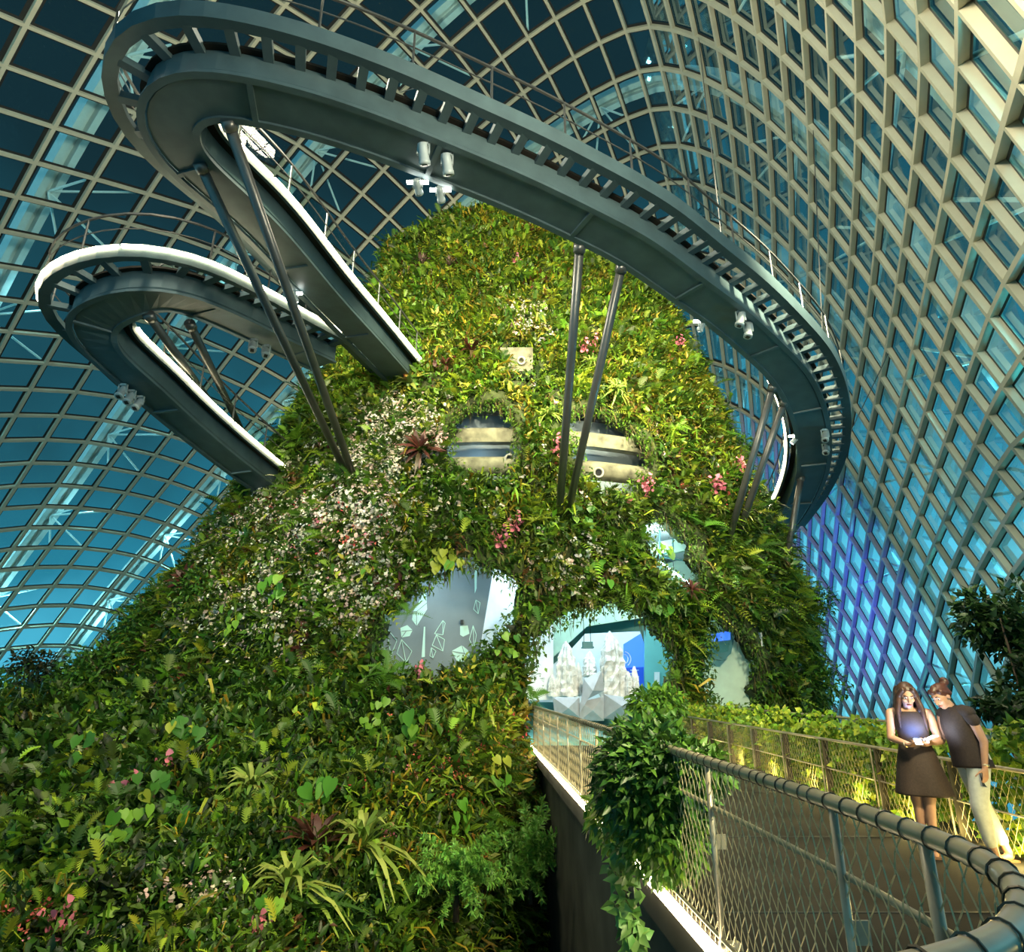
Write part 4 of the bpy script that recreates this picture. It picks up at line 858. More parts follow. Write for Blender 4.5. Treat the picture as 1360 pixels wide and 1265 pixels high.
def tuft(name, n, wt, cols, kind, L, Wd, label, k=7, lift=.04, vv=.35):
    pos, nor, fi = sample(n, base_w * wt); S = Soup(); d = dist[fi]
    ci = (patch(pos, 1.3, len(name)) * .75 + RNG.random(n) * .25) * (len(cols) - .001); cc = np.array(cols)[np.clip(ci.astype(int), 0, len(cols) - 1)]
    P = np.repeat(pos + nor * lift, k, 0); N = np.repeat(nor, k, 0); m = len(P); cr_ = np.repeat(cc, k, 0) * RNG.uniform(1 - vv, 1 + vv, (m, 1)) * (1 + RNG.normal(0, .07, (m, 3)))
    cr_ *= np.repeat(RNG.uniform(.45, 1.35, (n, 1)), k, 0); sz = np.repeat(RNG.uniform(.65, 1.35, n) * np.clip(d / 19, .58, 1.05), k) * RNG.uniform(.7, 1.2, m)
    P = P + RNG.normal(size=P.shape) * L * .35
    if kind == 'leaf':
        D = rnd_dirs(N * .9, .75, .1); S.leaf(P, D, nrm(N + RNG.normal(size=N.shape) * .35 + np.array([0, 0, .5])), L * sz, Wd * sz, cr_)
    elif kind == 'blade': S.blade(P, rnd_dirs(N, .65, .45), L * sz, Wd * sz, cr_)
    elif kind == 'moss': S.blade(P, rnd_dirs(N, .5, -.5), L * sz, Wd * sz, cr_, .8)
    elif kind == 'fern': S.frond(P, rnd_dirs(N, .6, .35), nrm(N * .5 + np.array([0, 0, .8]) + RNG.normal(size=N.shape) * .2), L * sz, cr_, 9, Wd)
    elif kind == 'flower':
        g = RNG.random(m) < .56; S.disc(P[g] + N[g] * .13, rnd_dirs(N[g], .35, .2), L * sz[g] * .36, cr_[g], 6)
        g = ~g; m2 = g.sum(); S.leaf(P[g], rnd_dirs(N[g], .7, .1), nrm(N[g] + RNG.normal(size=(m2, 3)) * .3), L * 1.5 * sz[g], L * .7 * sz[g], jit((.06, .12, .018), m2))
    return tag(S.build(name), label, 'plants', kind='stuff')
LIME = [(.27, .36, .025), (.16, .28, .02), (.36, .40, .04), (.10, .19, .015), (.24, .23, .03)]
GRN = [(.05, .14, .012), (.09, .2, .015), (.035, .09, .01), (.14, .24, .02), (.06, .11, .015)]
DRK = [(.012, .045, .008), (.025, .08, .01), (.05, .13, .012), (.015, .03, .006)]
RED = [(.11, .035, .02), (.14, .06, .02), (.08, .025, .02), (.18, .1, .03)]
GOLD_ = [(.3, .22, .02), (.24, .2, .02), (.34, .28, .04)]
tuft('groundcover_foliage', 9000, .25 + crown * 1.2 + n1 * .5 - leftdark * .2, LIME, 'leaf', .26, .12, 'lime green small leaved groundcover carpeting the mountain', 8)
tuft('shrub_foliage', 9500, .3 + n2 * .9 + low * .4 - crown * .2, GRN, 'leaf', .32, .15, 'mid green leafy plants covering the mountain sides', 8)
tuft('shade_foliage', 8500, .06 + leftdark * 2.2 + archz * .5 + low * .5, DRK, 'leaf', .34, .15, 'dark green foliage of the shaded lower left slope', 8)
tuft('fern_foliage', 6000, .2 + n3 ** 2 * 1.3 + archz * 1.1, GRN + LIME[:2], 'fern', .62, .34, 'fine ferns hanging in drifts over the mountain', 4)
tuft('grass_foliage', 5000, .1 + (n4 > .58) * 1.0 + blob(420, 1130, 130, 110) * 2.2 + crown * .5, GRN + GOLD_[:1] + LIME[:2], 'blade', .62, .06, 'arching strap leaved grasses on the mountain', 8)
tuft('moss_foliage', 3600, .08 + archz * .9 + n2 * .2, [(.08, .1, .018), (.05, .085, .014), (.12, .1, .025), (.1, .14, .02)], 'moss', .27, .06, 'drooping moss and rootlets around the cave openings', 7)
tuft('red_foliage', 1900, np.clip(n3 - .62, 0, 1) * 3 + blob(620, 480, 60, 25) + blob(905, 600, 50, 45) + blob(300, 660, 50, 30) * .6 + blob(760, 780, 60, 30), RED, 'leaf', .28, .11, 'reddish bronze foliage patches among the green', 7)
tuft('golden_foliage', 2300, crown * np.clip(n4 - .45, 0, 1) * 2 + blob(700, 590, 18, 50) * 2 + blob(820, 540, 40, 30) * 1.4 + blob(640, 950, 80, 60) * 1.2 + blob(905, 520, 40, 60) * 1.3 + blob(690, 1010, 40, 50) * 2 + blob(700, 450, 40, 30), GOLD_ + LIME[:1], 'leaf', .28, .1, 'golden yellow foliage patches on the mountain', 7)
tuft('white_flower_foliage', 5600, blob(530, 585, 55, 32) * 3.0 + blob(490, 615, 40, 30) * 2 + blob(470, 690, 70, 40) * 1.2 + blob(360, 700, 60, 40) * 1.0 + blob(490, 790, 50, 40) * .9 + blob(330, 800, 70, 70) * .6 + blob(700, 425, 25, 18) * 1.5 + blob(770, 755, 35, 25) * .9 + blob(250, 1210, 50, 40) * .5 + blob(640, 640, 200, 60) * .1, [(.72, .66, .55), (.78, .74, .66), (.66, .5, .44)], 'flower', .15, .1, 'drifts of tiny white blossoms among green leaves', 9, .1, .12)
tuft('pink_flower_foliage', 700, blob(600, 1030, 90, 35) * 1.5 + blob(480, 720, 60, 40) + blob(460, 1060, 40, 30) + blob(60, 1215, 50, 40) + blob(400, 690, 60, 30) + blob(1000, 640, 50, 25) + blob(680, 1000, 30, 40), [(.6, .08, .09), (.7, .16, .12), (.62, .2, .25)], 'flower', .12, .1, 'scattered red and pink blossoms on the mountain', 8, .1, .15)
# hanging roots at the brows of the openings
S = Soup(); rp = []
for key, a, b in (('eye', 0, 7), ('arch', 1, 11), ('gap', 0, 4), ('nook', 0, 5), ('beam_left', 1, 7), ('beam_right', 1, 8)):
    po = HOLES[key]
    for i in range(a, b):
        for k in range(16):
            t = RNG.random(); x = po[i][0] * (1 - t) + po[(i + 1) % len(po)][0] * t; y = po[i][1] * (1 - t) + po[(i + 1) % len(po)][1] * t; h_, _ = hit(x, y - 2)
            if h_ is not None: rp.append(h_)
rp = np.array([tuple(p) for p in rp]) + RNG.normal(0, .12, (len(rp), 3)); m = len(rp)
S.blade(rp, nrm(np.array([0, -.25, -1.]) + RNG.normal(0, .12, (m, 3))), RNG.uniform(.2, .7, m), RNG.uniform(.015, .035, m), jit((.10, .085, .03), m), .1)
tag(S.build('hanging_roots'), 'thin roots hanging from the brows of the cave openings', 'plants', kind='stuff')
# leafy brow that softens the rims
S = Soup(); rim = []
for key, po in HOLES.items():
    n = len(po)
    for i in range(n):
        if key == 'arch' and i in (0, 11, 12): continue
        L_ = math.hypot(po[i][0] - po[(i + 1) % n][0], po[i][1] - po[(i + 1) % n][1])
        for k in range(int(L_ * 1.1)):
            t = RNG.random(); x = po[i][0] * (1 - t) + po[(i + 1) % n][0] * t; y = po[i][1] * (1 - t) + po[(i + 1) % n][1] * t; h_, _ = hit(x + RNG.normal() * 3, y + RNG.normal() * 3)
            if h_ is not None and not (h_.z < 1.0 and .7 < h_.x < 4.9): rim.append(tuple(h_))
rim = np.repeat(np.array(rim), 3, 0) + RNG.normal(0, .13, (len(rim) * 3, 3)); m = len(rim); Dn = nrm(np.array([0, -.7, -.35]) + RNG.normal(0, .6, (m, 3)))
S.leaf(rim, Dn, nrm(np.array([0, -.4, .8]) + RNG.normal(0, .3, (m, 3))), RNG.uniform(.12, .26, m), RNG.uniform(.05, .11, m), np.array(GRN)[RNG.integers(0, 5, m)] * RNG.uniform(.6, 1.3, (m, 1)))
tag(S.build('rim_foliage'), 'small leaves fringing the rims of the cave openings', 'plants', kind='stuff')
# ivy on the planters between bridge and fence
def ivy(name, n, box, cols, L, label, lob=True, dens=None):
    S = Soup(); lo, hi = np.array(box[0]), np.array(box[1]); P = lo + (hi - lo) * RNG.random((n, 3))
    if dens is not None: P = P[RNG.random(n) < dens(P)]
    m = len(P); D = nrm(RNG.normal(size=(m, 3)) * .7 + np.array([-.3, -.4, -.35])); N = nrm(np.array([-.4, -.6, .7]) + RNG.normal(0, .5, (m, 3)))
    S.leaf(P, D, N, RNG.uniform(.6, 1.3, m) * L, RNG.uniform(.6, 1.2, m) * L * .8, np.array(cols)[RNG.integers(0, len(cols), m)] * RNG.uniform(.6, 1.35, (m, 1)))
    if lob:
        S.leaf(P, nrm(D + np.cross(D, N) * .9), N, RNG.uniform(.5, .9, m) * L, np.full(m, L * .45), np.array(cols)[RNG.integers(0, len(cols), m)] * RNG.uniform(.6, 1.3, (m, 1)))
        S.leaf(P, nrm(D - np.cross(D, N) * .9), N, RNG.uniform(.5, .9, m) * L, np.full(m, L * .45), np.array(cols)[RNG.integers(0, len(cols), m)] * RNG.uniform(.6, 1.3, (m, 1)))
    return tag(S.build(name), label, 'plants', kind='stuff')
IV = [(.14, .3, .02), (.24, .36, .02), (.32, .38, .03), (.08, .18, .015)]
ivy('ivy', 16000, ((5.0, 2.6, .0), (5.85, 22, 1.3)), IV, .13, 'lobed climbing ivy filling the planters along the far side of the bridge', True,
    lambda P: np.clip(.55 + .45 * np.exp(-((P[:, 2] - .95) / .3) ** 2) + .4 * np.sin(P[:, 1] * 2.1 + P[:, 2] * 3) + (P[:, 1] > 9) * .3, .05, 1) * (P[:, 2] < 1.02 + .16 * np.sin(P[:, 1] * 2.7) + .12 * np.sin(P[:, 1] * 6.1 + 1)))
ivy('ivy_ledge', 5000, ((5.3, 13, -.4), (9.5, 21.5, .9)), IV, .22, 'ivy mounded at the foot of the mountain right of the tunnel', False, lambda P: np.clip(1.2 - (P[:, 0] - 5.2) * .3 - P[:, 2] * .5, .05, 1))
def add_ledge(): 
    mb = MB(); mb.ell((7.4, 18.2, -1.6), (3.0, 4.2, 1.9)); return tag(mb.build('ledge_soil', M['soil'], None, True), 'earth ledge planted with ivy right of the tunnel', kind='structure')
add_ledge()
# ------------------------------------------------ individually built plants
LEAFC = lambda c: np.array([c])
def proto_mesh(name, fn):
    S = Soup(); fn(S); return S.mesh(name)
def heart_leaf(S, base, d, n, L, col):
    """a broad heart shaped leaf with a folded midrib"""
    d = np.array(d, float); d /= np.linalg.norm(d); n = np.array(n, float); s = np.cross(d, n); s /= np.linalg.norm(s); n = np.cross(s, d); b = np.array(base, float)
    out = [(0, .0), (-.12, .22), (-.02, .42), (.22, .5), (.5, .42), (.78, .2), (1.0, 0)]
    R_ = [b + d * L * (x + .12) + s * L * y + n * L * (.1 * y - .16 * x * x) for x, y in out]; Lf = [b + d * L * (x + .12) - s * L * y + n * L * (.1 * y - .16 * x * x) for x, y in out[1:-1]]
    c = [b + d * L * (x + .12) - n * L * (.16 * x * x + .03) for x in (.2, .5, .78)]
    V = np.array(R_ + Lf + c)[None]; r0, l0, c0 = 0, 7, 12
    T = [(0, 1, 12), (1, 2, 12), (2, 3, 12), (3, 13, 12), (3, 4, 13), (4, 14, 13), (4, 5, 14), (5, 6, 14), (0, 12, 7), (7, 12, 8), (8, 12, 9), (9, 12, 13), (9, 13, 10), (10, 13, 14), (10, 14, 11), (11, 14, 6)]
    S.put(V, np.array(T), np.array([col]))
def leafmesh(nm, L, col, seed):
    def f(S): heart_leaf(S, (0, 0, 0), (0, -.35, -1), (0, -1, .35), L, col)
    return proto_mesh(nm, f)
HEART = [leafmesh('heart_leaf', .5, (.09, .27, .025), 0), leafmesh('heart_leaf', .42, (.16, .33, .03), 1), leafmesh('heart_leaf', .46, (.05, .17, .02), 2), leafmesh('heart_leaf', .44, (.27, .32, .03), 3)]
def one_blade_rosette(k, L, W, col, droop, up, seed):
    rr = np.random.default_rng(seed)
    def f(S):
        a = np.linspace(0, 2 * PI, k, endpoint=False) + rr.normal(0, .12, k); el = rr.uniform(*up, k)
        D = np.stack([np.cos(a) * np.cos(el), np.sin(a) * np.cos(el), np.sin(el)], 1); LL = rr.uniform(.75, 1.1, k) * L; P = D * .04
        n = len(P); S_ = nrm(np.cross(D, np.array([0, 0, 1.]))); cc = np.array(col)[rr.integers(0, len(col), k)] * rr.uniform(.75, 1.25, (k, 1)); pts = []
        for t, w_ in ((0, .5), (.3, 1), (.65, .85), (1, .06)):
            c = P + D * LL[:, None] * t - np.array([0, 0, 1.]) * LL[:, None] * droop * t * t; pts += [c - S_ * W * w_ * .5, c + S_ * W * w_ * .5]
        S.put(np.stack(pts, 1), np.array([(0, 1, 3), (0, 3, 2), (2, 3, 5), (2, 5, 4), (4, 5, 7), (4, 7, 6)]), cc)
    return f
BROM = [proto_mesh('leaf_rosette', one_blade_rosette(26, .75, .11, [(.12, .2, .04), (.16, .12, .04), (.2, .24, .05)], .45, (.15, 1.3), 1)), proto_mesh('leaf_rosette', one_blade_rosette(28, .7, .1, [(.07, .02, .015), (.1, .03, .02), (.05, .035, .015)], .4, (.1, 1.3), 2)),
        proto_mesh('leaf_rosette', one_blade_rosette(40, .75, .055, [(.2, .3, .05), (.3, .36, .08), (.12, .22, .03)], .7, (.2, 1.4), 3)), proto_mesh('leaf_rosette', one_blade_rosette(34, .6, .05, [(.17, .1, .1), (.24, .16, .14), (.12, .08, .07)], .15, (.2, 1.45), 4))]
CORE = [proto_mesh('flower_core', one_blade_rosette(10, .3, .06, [(.5, .12, .05), (.45, .3, .05)], .1, (.9, 1.45), 9))]
def frond_mesh(L, col, k=13, wid=.3, droop=.55):
    def f(S): S.frond(np.zeros((1, 3)), np.array([[1, 0, .55]]) / 1.14, np.array([[-.48, 0, .88]]), np.array([L]), np.array([col]), k, wid, droop)
    return proto_mesh('frond', f)
FRO = [frond_mesh(1.15, (.13, .27, .02)), frond_mesh(1.05, (.06, .17, .015)), frond_mesh(1.0, (.22, .29, .025)), frond_mesh(1.2, (.035, .1, .012))]
def orchid(S):
    rr = np.random.default_rng(5); P = rr.normal(0, .11, (46, 3)) * np.array([1, 1, 1.9]) + np.array([0, 0, -.2]); S.disc(P, nrm(rr.normal(size=(46, 3)) + np.array([0, -1, .3])), rr.uniform(.05, .085, 46), jit((.66, .2, .27), 46, .25, .1), 6)
ORCH = proto_mesh('flower_spray', orchid)
def orch_leaf(S): S.blade(np.zeros((9, 3)), nrm(np.random.default_rng(2).normal(size=(9, 3)) + np.array([0, -.5, .5])), np.full(9, .55), np.full(9, .09), jit((.08, .2, .02), 9), .5)
ORL = proto_mesh('leaf_rosette', orch_leaf)
def conifer_branch(S):
    rr = np.random.default_rng(8); L = 1.0; n = 150; t = rr.random(n); P = np.stack([t * L, np.zeros(n), -.35 * t * t * L + .25 * t], 1); D = nrm(rr.normal(size=(n, 3)) * np.array([.3, 1, 1]) + np.array([.55, 0, 0])); S.blade(P, D, rr.uniform(.1, .16, n), np.full(n, .028), jit((.16, .36, .06), n, .35), .05)
CON = proto_mesh('branch', conifer_branch)
STEM = MB().tube([(0, 0, .12), (0, 0, -.5)], [.03, .015], 6).mesh('stem'); STEM.materials.append(M['bark'])
for me_ in HEART + BROM + CORE + FRO + [ORCH, ORL, CON]: me_.materials.append(M['leaf'])
def pchild(name, me, root, loc=(0, 0, 0), rot=(0, 0, 0), sc=1.0):
    o = bpy.data.objects.new(name, me); C.objects.link(o); o.parent = root; o.location = loc; o.rotation_euler = rot; o.scale = (sc,) * 3; return o
def plant(kind, px, py, label, sc, rr, var=0, grp=None, out_=.3, pt=None):
    if pt is None:
        p, n = hit(px, py)
        if p is None: return None
        if n.dot(Vector((0, 0, CZ)) - p) < 0: n = -n
        p = p + n * out_
    else: p, n = Vector(pt), Vector((0, -.6, .8))
    sc *= min(1.0, max(.55, (p - Vector((0, 0, CZ))).length / 19)) if kind in ('heart', 'orchid') else 1
    nm, cat = {'heart': ('philodendron', 'plant'), 'brom': ('bromeliad', 'plant'), 'fern': ('fern', 'plant'), 'orchid': ('orchid', 'flower'), 'spider': ('spider_plant', 'plant'), 'conifer': ('conifer_bush', 'bush')}[kind]
    r = empty(nm, p, label, cat, grp); q = (n.normalized() * .75 + Vector((0, 0, .55))).normalized()
    if kind == 'heart':
        up = Vector((0, 0, 1)); yv = Vector((n.x, n.y, 0)).normalized(); r.rotation_euler = (-yv).to_track_quat('Y', 'Z').to_euler()
        pchild('stem', STEM, r, (0, .05, 0), (0, 0, 0), sc)
        for k in range(rr.randint(9, 11)):
            x, z = rr.uniform(-.5, .5) * sc, rr.uniform(-.55, .35) * sc; pchild('leaf', HEART[var if rr.random() < .75 else (var + 1) % 4], r, (x, -rr.uniform(.22, .5) * sc, z + .3 * sc), (rr.uniform(-.35, .3), rr.uniform(-.5, .5) + x * .6, rr.uniform(-.5, .5)), sc * rr.uniform(.5, .82))
    elif kind in ('brom', 'spider'):
        r.rotation_euler = q.to_track_quat('Z', 'Y').to_euler(); pchild('leaf_rosette', BROM[2 if kind == 'spider' else var], r, sc=sc)
        if kind == 'brom' and var == 0: pchild('flower_core', CORE[0], r, sc=sc)
    elif kind == 'fern':
        r.rotation_euler = q.to_track_quat('Z', 'Y').to_euler(); k = rr.randint(6, 8)
        for i in range(k): pchild('frond', FRO[var], r, (0, 0, 0), (0, rr.uniform(-.25, .2), 2 * PI * i / k + rr.uniform(-.3, .3)), sc * rr.uniform(.75, 1.1))
    elif kind == 'orchid': pchild('leaf_rosette', ORL, r, sc=sc); pchild('flower_spray', ORCH, r, (0, -.22 * sc, .1), (0, 0, rr.uniform(0, 3)), sc)
    elif kind == 'conifer':
        MB().tube([(0, 0, -.3), (0, 0, .7)], [.06, .02], 7).build('stem', M['bark'], r)
        for i in range(34): pchild('branch', CON, r, (0, 0, .55 * rr.random() * sc), (0, rr.uniform(-1.0, .45), rr.uniform(-PI, PI)), sc * rr.uniform(.7, 1.15))
    return r
rr = random.Random(21)
SINGLE = [('heart', 568, 985, 'philodendron with broad bright heart shaped leaves left of the footbridge foot, upper of two', 1.15, 0), ('heart', 425, 1085, 'philodendron with large glossy heart leaves on the lower slope above a dark bromeliad', 1.15, 0),
    ('heart', 490, 970, 'philodendron with pale heart leaves under the left cave opening', .9, 1), ('heart', 250, 1000, 'philodendron with dark pointed leaves on the shaded slope, upper one', .95, 2), ('heart', 150, 1120, 'philodendron with long yellow green leaves near the bottom left', 1.1, 1),
    ('heart', 265, 1120, 'philodendron with a single yellowing leaf on the shaded slope', .8, 3), ('heart', 640, 1040, 'yellow green philodendron leaves beside the dark wall, below the golden foliage', .9, 3), ('heart', 590, 1105, 'philodendron with upright leaves behind the feathery conifer', .9, 0),
    ('heart', 675, 1095, 'deep green broad leaves beside the dark concrete wall', 1.0, 2), ('heart', 385, 800, 'big leaved green climber halfway up the left slope, beside the blossoms', 1.1, 0), ('heart', 330, 830, 'big leaved green climber on the left slope, lower one', 1.0, 1), ('heart', 670, 865, 'lime heart leaves on the pier between the two cave openings', .7, 1),
    ('heart', 560, 480, 'pale green umbrella leaved plant beside the walkway entrance', .8, 1), ('heart', 590, 760, 'yellow green drooping leaves over the top of the left cave opening', 1.0, 3), ('heart', 500, 775, 'yellow leaves left of the left cave opening', .7, 3), ('heart', 770, 695, 'green heart leaves at the base of the central struts', .8, 1), ('heart', 790, 765, 'row of drooping leaves above the tunnel arch', .8, 0),
    ('heart', 350, 1240, 'light green rounded leaves at the bottom edge of the slope', 1.0, 1), ('heart', 200, 1080, 'broad dark leaves on the shaded slope, middle one', 1.0, 2), ('heart', 120, 1020, 'broad dark leaves at the left edge of the slope', .9, 2), ('heart', 870, 740, 'pale leaves left of the small upper opening', .7, 1), ('heart', 865, 800, 'drooping leaves above the right shoulder of the tunnel arch', .8, 0),
    ('brom', 552, 515, 'large green and bronze bromeliad below the walkway entrance', 1.15, 0), ('brom', 557, 598, 'dark red bromeliad among the white blossoms', 1.1, 1), ('brom', 625, 475, 'wide dark maroon bromeliad left of the vent block', 1.2, 1), ('brom', 592, 495, 'dark bromeliad just below the maroon one near the vent block', .8, 1), ('brom', 558, 358, 'greyish purple bromeliad on the left of the crown', 1.0, 3), ('brom', 597, 360, 'purple grey bromeliad beside the pale tuft on the crown', .8, 3),
    ('brom', 395, 530, 'pale cream and pink bromeliad on the left shoulder behind the struts', 1.2, 3), ('brom', 415, 1150, 'dark bromeliad below the large heart leaves on the lower slope', 1.1, 1), ('brom', 258, 775, 'reddish brown bromeliad at the left edge of the mountain', 1.1, 1), ('brom', 870, 420, 'bronze bromeliad on the right side of the crown', .8, 0), ('brom', 700, 310, 'dark bromeliad on the very top of the crown', .8, 1), ('brom', 910, 790, 'deep red bromeliad right of the small upper opening', .7, 1), ('brom', 450, 570, 'bronze green bromeliad at the left struts', .9, 0), ('brom', 620, 1150, 'bronze bromeliad above the feathery conifer', .7, 0),
    ('spider', 585, 300, 'pale tufted spider plant on the left of the summit', 1.2, 2), ('spider', 595, 340, 'bright lime tufted plant high on the crown', 1.15, 2), ('spider', 555, 325, 'cream striped tuft on the left edge of the crown', 1.0, 2), ('spider', 780, 490, 'striped spider plant between the central struts', .9, 2), ('spider', 812, 520, 'lime tuft right of the central struts', 1.0, 2), ('spider', 480, 1150, 'wide strappy tuft on the lower slope', 1.5, 2), ('spider', 380, 1210, 'strappy tuft at the bottom of the slope', 1.3, 2), ('spider', 585, 440, 'small strappy tuft left of the vent block', .8, 2), ('spider', 730, 560, 'tuft of strap leaves between the two beam openings', .8, 2), ('spider', 330, 1060, 'dark strappy tuft on the shaded slope', 1.2, 2),
    ('orchid', 665, 720, 'pink orchid spray above the left cave opening, lower one', 1.0, 0), ('orchid', 684, 693, 'pink orchid spray above the left cave opening, upper one', .9, 0), ('orchid', 738, 598, 'pink orchid spray left of the central struts', .9, 0), ('orchid', 853, 648, 'mauve orchid spray under the right beam opening', .9, 0), ('orchid', 770, 465, 'pink orchid pair behind the central struts, left one', .9, 0), ('orchid', 790, 462, 'pink orchid pair behind the central struts, right one', .9, 0), ('orchid', 560, 890, 'pink orchid at the lower lip of the left cave opening', .8, 0), ('orchid', 898, 462, 'pink orchid spray at the right edge of the crown', .9, 0),
    ('orchid', 226, 1030, 'pale pink orchid on the shaded slope, right one', 1.0, 0), ('orchid', 180, 1060, 'pale pink orchid on the shaded slope, left one', 1.0, 0), ('orchid', 680, 352, 'pink flowers high on the crown', .8, 0), ('orchid', 515, 1128, 'small orange red flower spray on the lower slope', .6, 0), ('orchid', 945, 640, 'pink flower cluster on the right flank', 1.0, 0), ('orchid', 975, 620, 'pink flower cluster at the right edge below the walkway bend', .8, 0), ('orchid', 345, 1255, 'pink flower at the bottom edge of the picture', .8, 0), ('orchid', 85, 1235, 'pink flower cluster in the bottom left corner', 1.0, 0)]
for kd, x, y, lab, s_, v_ in SINGLE: plant(kd, x, y, lab, s_ * {'heart': 1.0, 'orchid': 1.25}.get(kd, 1.3), rr, v_)
# ferns: placed over the whole mountain, each described by what it grows next to
MARK = [('the crown of the mountain', 680, 350), ('the walkway entrance', 520, 470), ('the central struts', 790, 500), ('the left struts', 455, 600), ('the two beam openings', 700, 610), ('the left cave opening', 590, 720), ('the tunnel arch', 790, 770), ('the small upper opening', 920, 720), ('the right flank', 960, 600), ('the right cave nook', 985, 800), ('the left slope', 320, 740), ('the shaded lower slope', 200, 950), ('the slope beside the bridge wall', 620, 980), ('the bottom of the slope', 330, 1170)]
VARN = ['bright green', 'mid green', 'yellow green', 'dark green']; ORD = ['first', 'second', 'third', 'fourth', 'fifth', 'sixth', 'seventh', 'eighth', 'ninth', 'tenth', 'eleventh', 'twelfth']
cand = []; pos, nor, fi = sample(6000, base_w * (.4 + archz + n3))
for k in range(len(pos)):
    x, y = proj(pos[k]); 
    if not (0 < x < 1340 and 250 < y < 1265) or facing[fi[k]] < .05: continue
    if any((pos[k] - c[0]) @ (pos[k] - c[0]) < 2.6 for c in cand): continue
    if any(abs(x - s_[1]) < 22 and abs(y - s_[2]) < 22 for s_ in SINGLE): continue
    v_ = 3 if (x < 420 and y > 880) or x > 1000 else int(RNG.integers(0, 3)); cand.append((pos[k], x, y, v_))
    if len(cand) >= 110: break
by = {}
for c in cand:
    mk = min(range(len(MARK)), key=lambda j: (MARK[j][1] - c[1]) ** 2 + (MARK[j][2] - c[2]) ** 2); by.setdefault((mk, c[3]), []).append(c)
for (mk, v_), L_ in by.items():
    L_.sort(key=lambda c: c[1])
    for j, c in enumerate(L_):
        lab = '%s fern near %s' % (VARN[v_], MARK[mk][0]) if len(L_) == 1 else '%s fern near %s, %s of %d from the left' % (VARN[v_], MARK[mk][0], ORD[min(j, 11)], len(L_))
        plant('fern', c[1], c[2], lab, rr.uniform(.75, 1.15) * (1.0 if c[2] < 900 else .9), rr, v_, 'ferns on the mountain')
plant('fern', 880, 470, 'large lime fern cascading at the right edge of the crown', 1.2, rr, 2); plant('fern', 1045, 830, 'large dark tree fern right of the cave nook', 1.7, rr, 3); plant('fern', 1000, 730, 'dark fern at the base of the right struts', 1.2, rr, 3); plant('fern', 545, 820, 'fern beside the mural in the left cave opening', .8, rr, 1) 
for x, y, lab, s_ in ((660, 1190, 'feathery light green conifer bush at the foot of the slope, larger one', 1.45), (560, 1235, 'feathery light green conifer bush at the bottom edge, smaller one', 1.0)): 
    plant('conifer', x, y, lab, s_, rr, 0, None, .8)
# bush hanging on the near railing, with a trailing vine
def leafy(name, fn_list, label, cat, loc, grp=None, stem=None):
    r = empty(name, loc, label, cat, grp)
    for nm, fn in fn_list: S = Soup(); fn(S); S.build(nm, r)
    if stem: stem(r)
    return r
def cloud(n, c, rad, L, W, cols, down=.2):
    def f(S):
        u = RNG.normal(size=(n, 3)); u = nrm(u) * (RNG.random((n, 1)) ** .45); P = np.array(c) + u * np.array(rad); D = nrm(u * .8 + RNG.normal(0, .5, (n, 3)) + np.array([0, 0, -down])); S.leaf(P, D, nrm(np.array([0, -.3, .9]) + RNG.normal(0, .4, (n, 3))), RNG.uniform(.6, 1.25, n) * L, RNG.uniform(.7, 1.2, n) * W, np.array(cols)[RNG.integers(0, len(cols), n)] * RNG.uniform(.6, 1.35, (n, 1)))
    return f
bc = at_y(862, 1035, 6.2)
def bst(r): MB().tube([(.1, .1, -.9), (0, 0, -.2), (-.2, 0, .4)], [.02, .02, .01], 6).tube([(0, 0, -.2), (.3, -.1, .3)], [.015, .008], 6).build('stem', M['bark'], r)
leafy('railing_bush', [('foliage', cloud(4200, (.03, 0, 0), (.5, .65, .52), .125, .055, [(.02, .075, .012), (.035, .11, .015), (.05, .13, .015), (.07, .16, .02)])), ('lower_foliage', cloud(1500, (.05, -.1, -.42), (.36, .5, .35), .11, .045, [(.08, .18, .02), (.12, .22, .02), (.05, .14, .015)], .6)), ('side_foliage', cloud(500, (.3, -.4, .12), (.25, .3, .18), .15, .06, [(.05, .13, .015), (.08, .18, .02)]))], 'dense dark leafy bush spilling over the near railing halfway along the bridge', 'bush', bc, None, bst)
vp = [at_y(822, 1120, 6.6), at_y(826, 1160, 6.3), at_y(832, 1200, 6.1), at_y(838, 1235, 5.95), at_y(842, 1290, 5.8)]
vr = empty('trailing_vine', vp[0], 'pale trailing vine hanging below the bridge edge in front of the dark wall', 'plant')
MB(vp[0]).tube(vp, .012, 6).build('stem', M['bark'], vr)
S = Soup()
for a, b in zip(vp, vp[1:]):
    n = 40; t = RNG.random((n, 1)); P = np.array(a) * (1 - t) + np.array(b) * t - np.array(vp[0]) + RNG.normal(0, .05, (n, 3)); S.leaf(P, nrm(RNG.normal(size=(n, 3)) + np.array([0, -.3, -.6])), nrm(np.array([0, -1, .5]) + RNG.normal(0, .4, (n, 3))), RNG.uniform(.1, .17, n), RNG.uniform(.06, .09, n), jit((.12, .26, .06), n))
S.build('foliage', vr)
ec = at_y(815, 1085, 7.2)
leafy('edge_creeper', [('foliage', cloud(700, (0, 0, 0), (.25, .8, .28), .13, .065, [(.12, .24, .02), (.2, .3, .03), (.07, .18, .02)], .6))], 'bright green creeper over the lit edge of the bridge under the bush', 'plant', ec)
tc_ = at_y(872, 935, 17)
leafy('tunnel_creeper', [('foliage', cloud(900, (0, 0, 0), (.75, .8, .42), .2, .1, [(.07, .19, .02), (.12, .26, .02), (.05, .13, .015)], .3))], 'leafy green plant hanging at the right side of the tunnel mouth', 'plant', tc_)
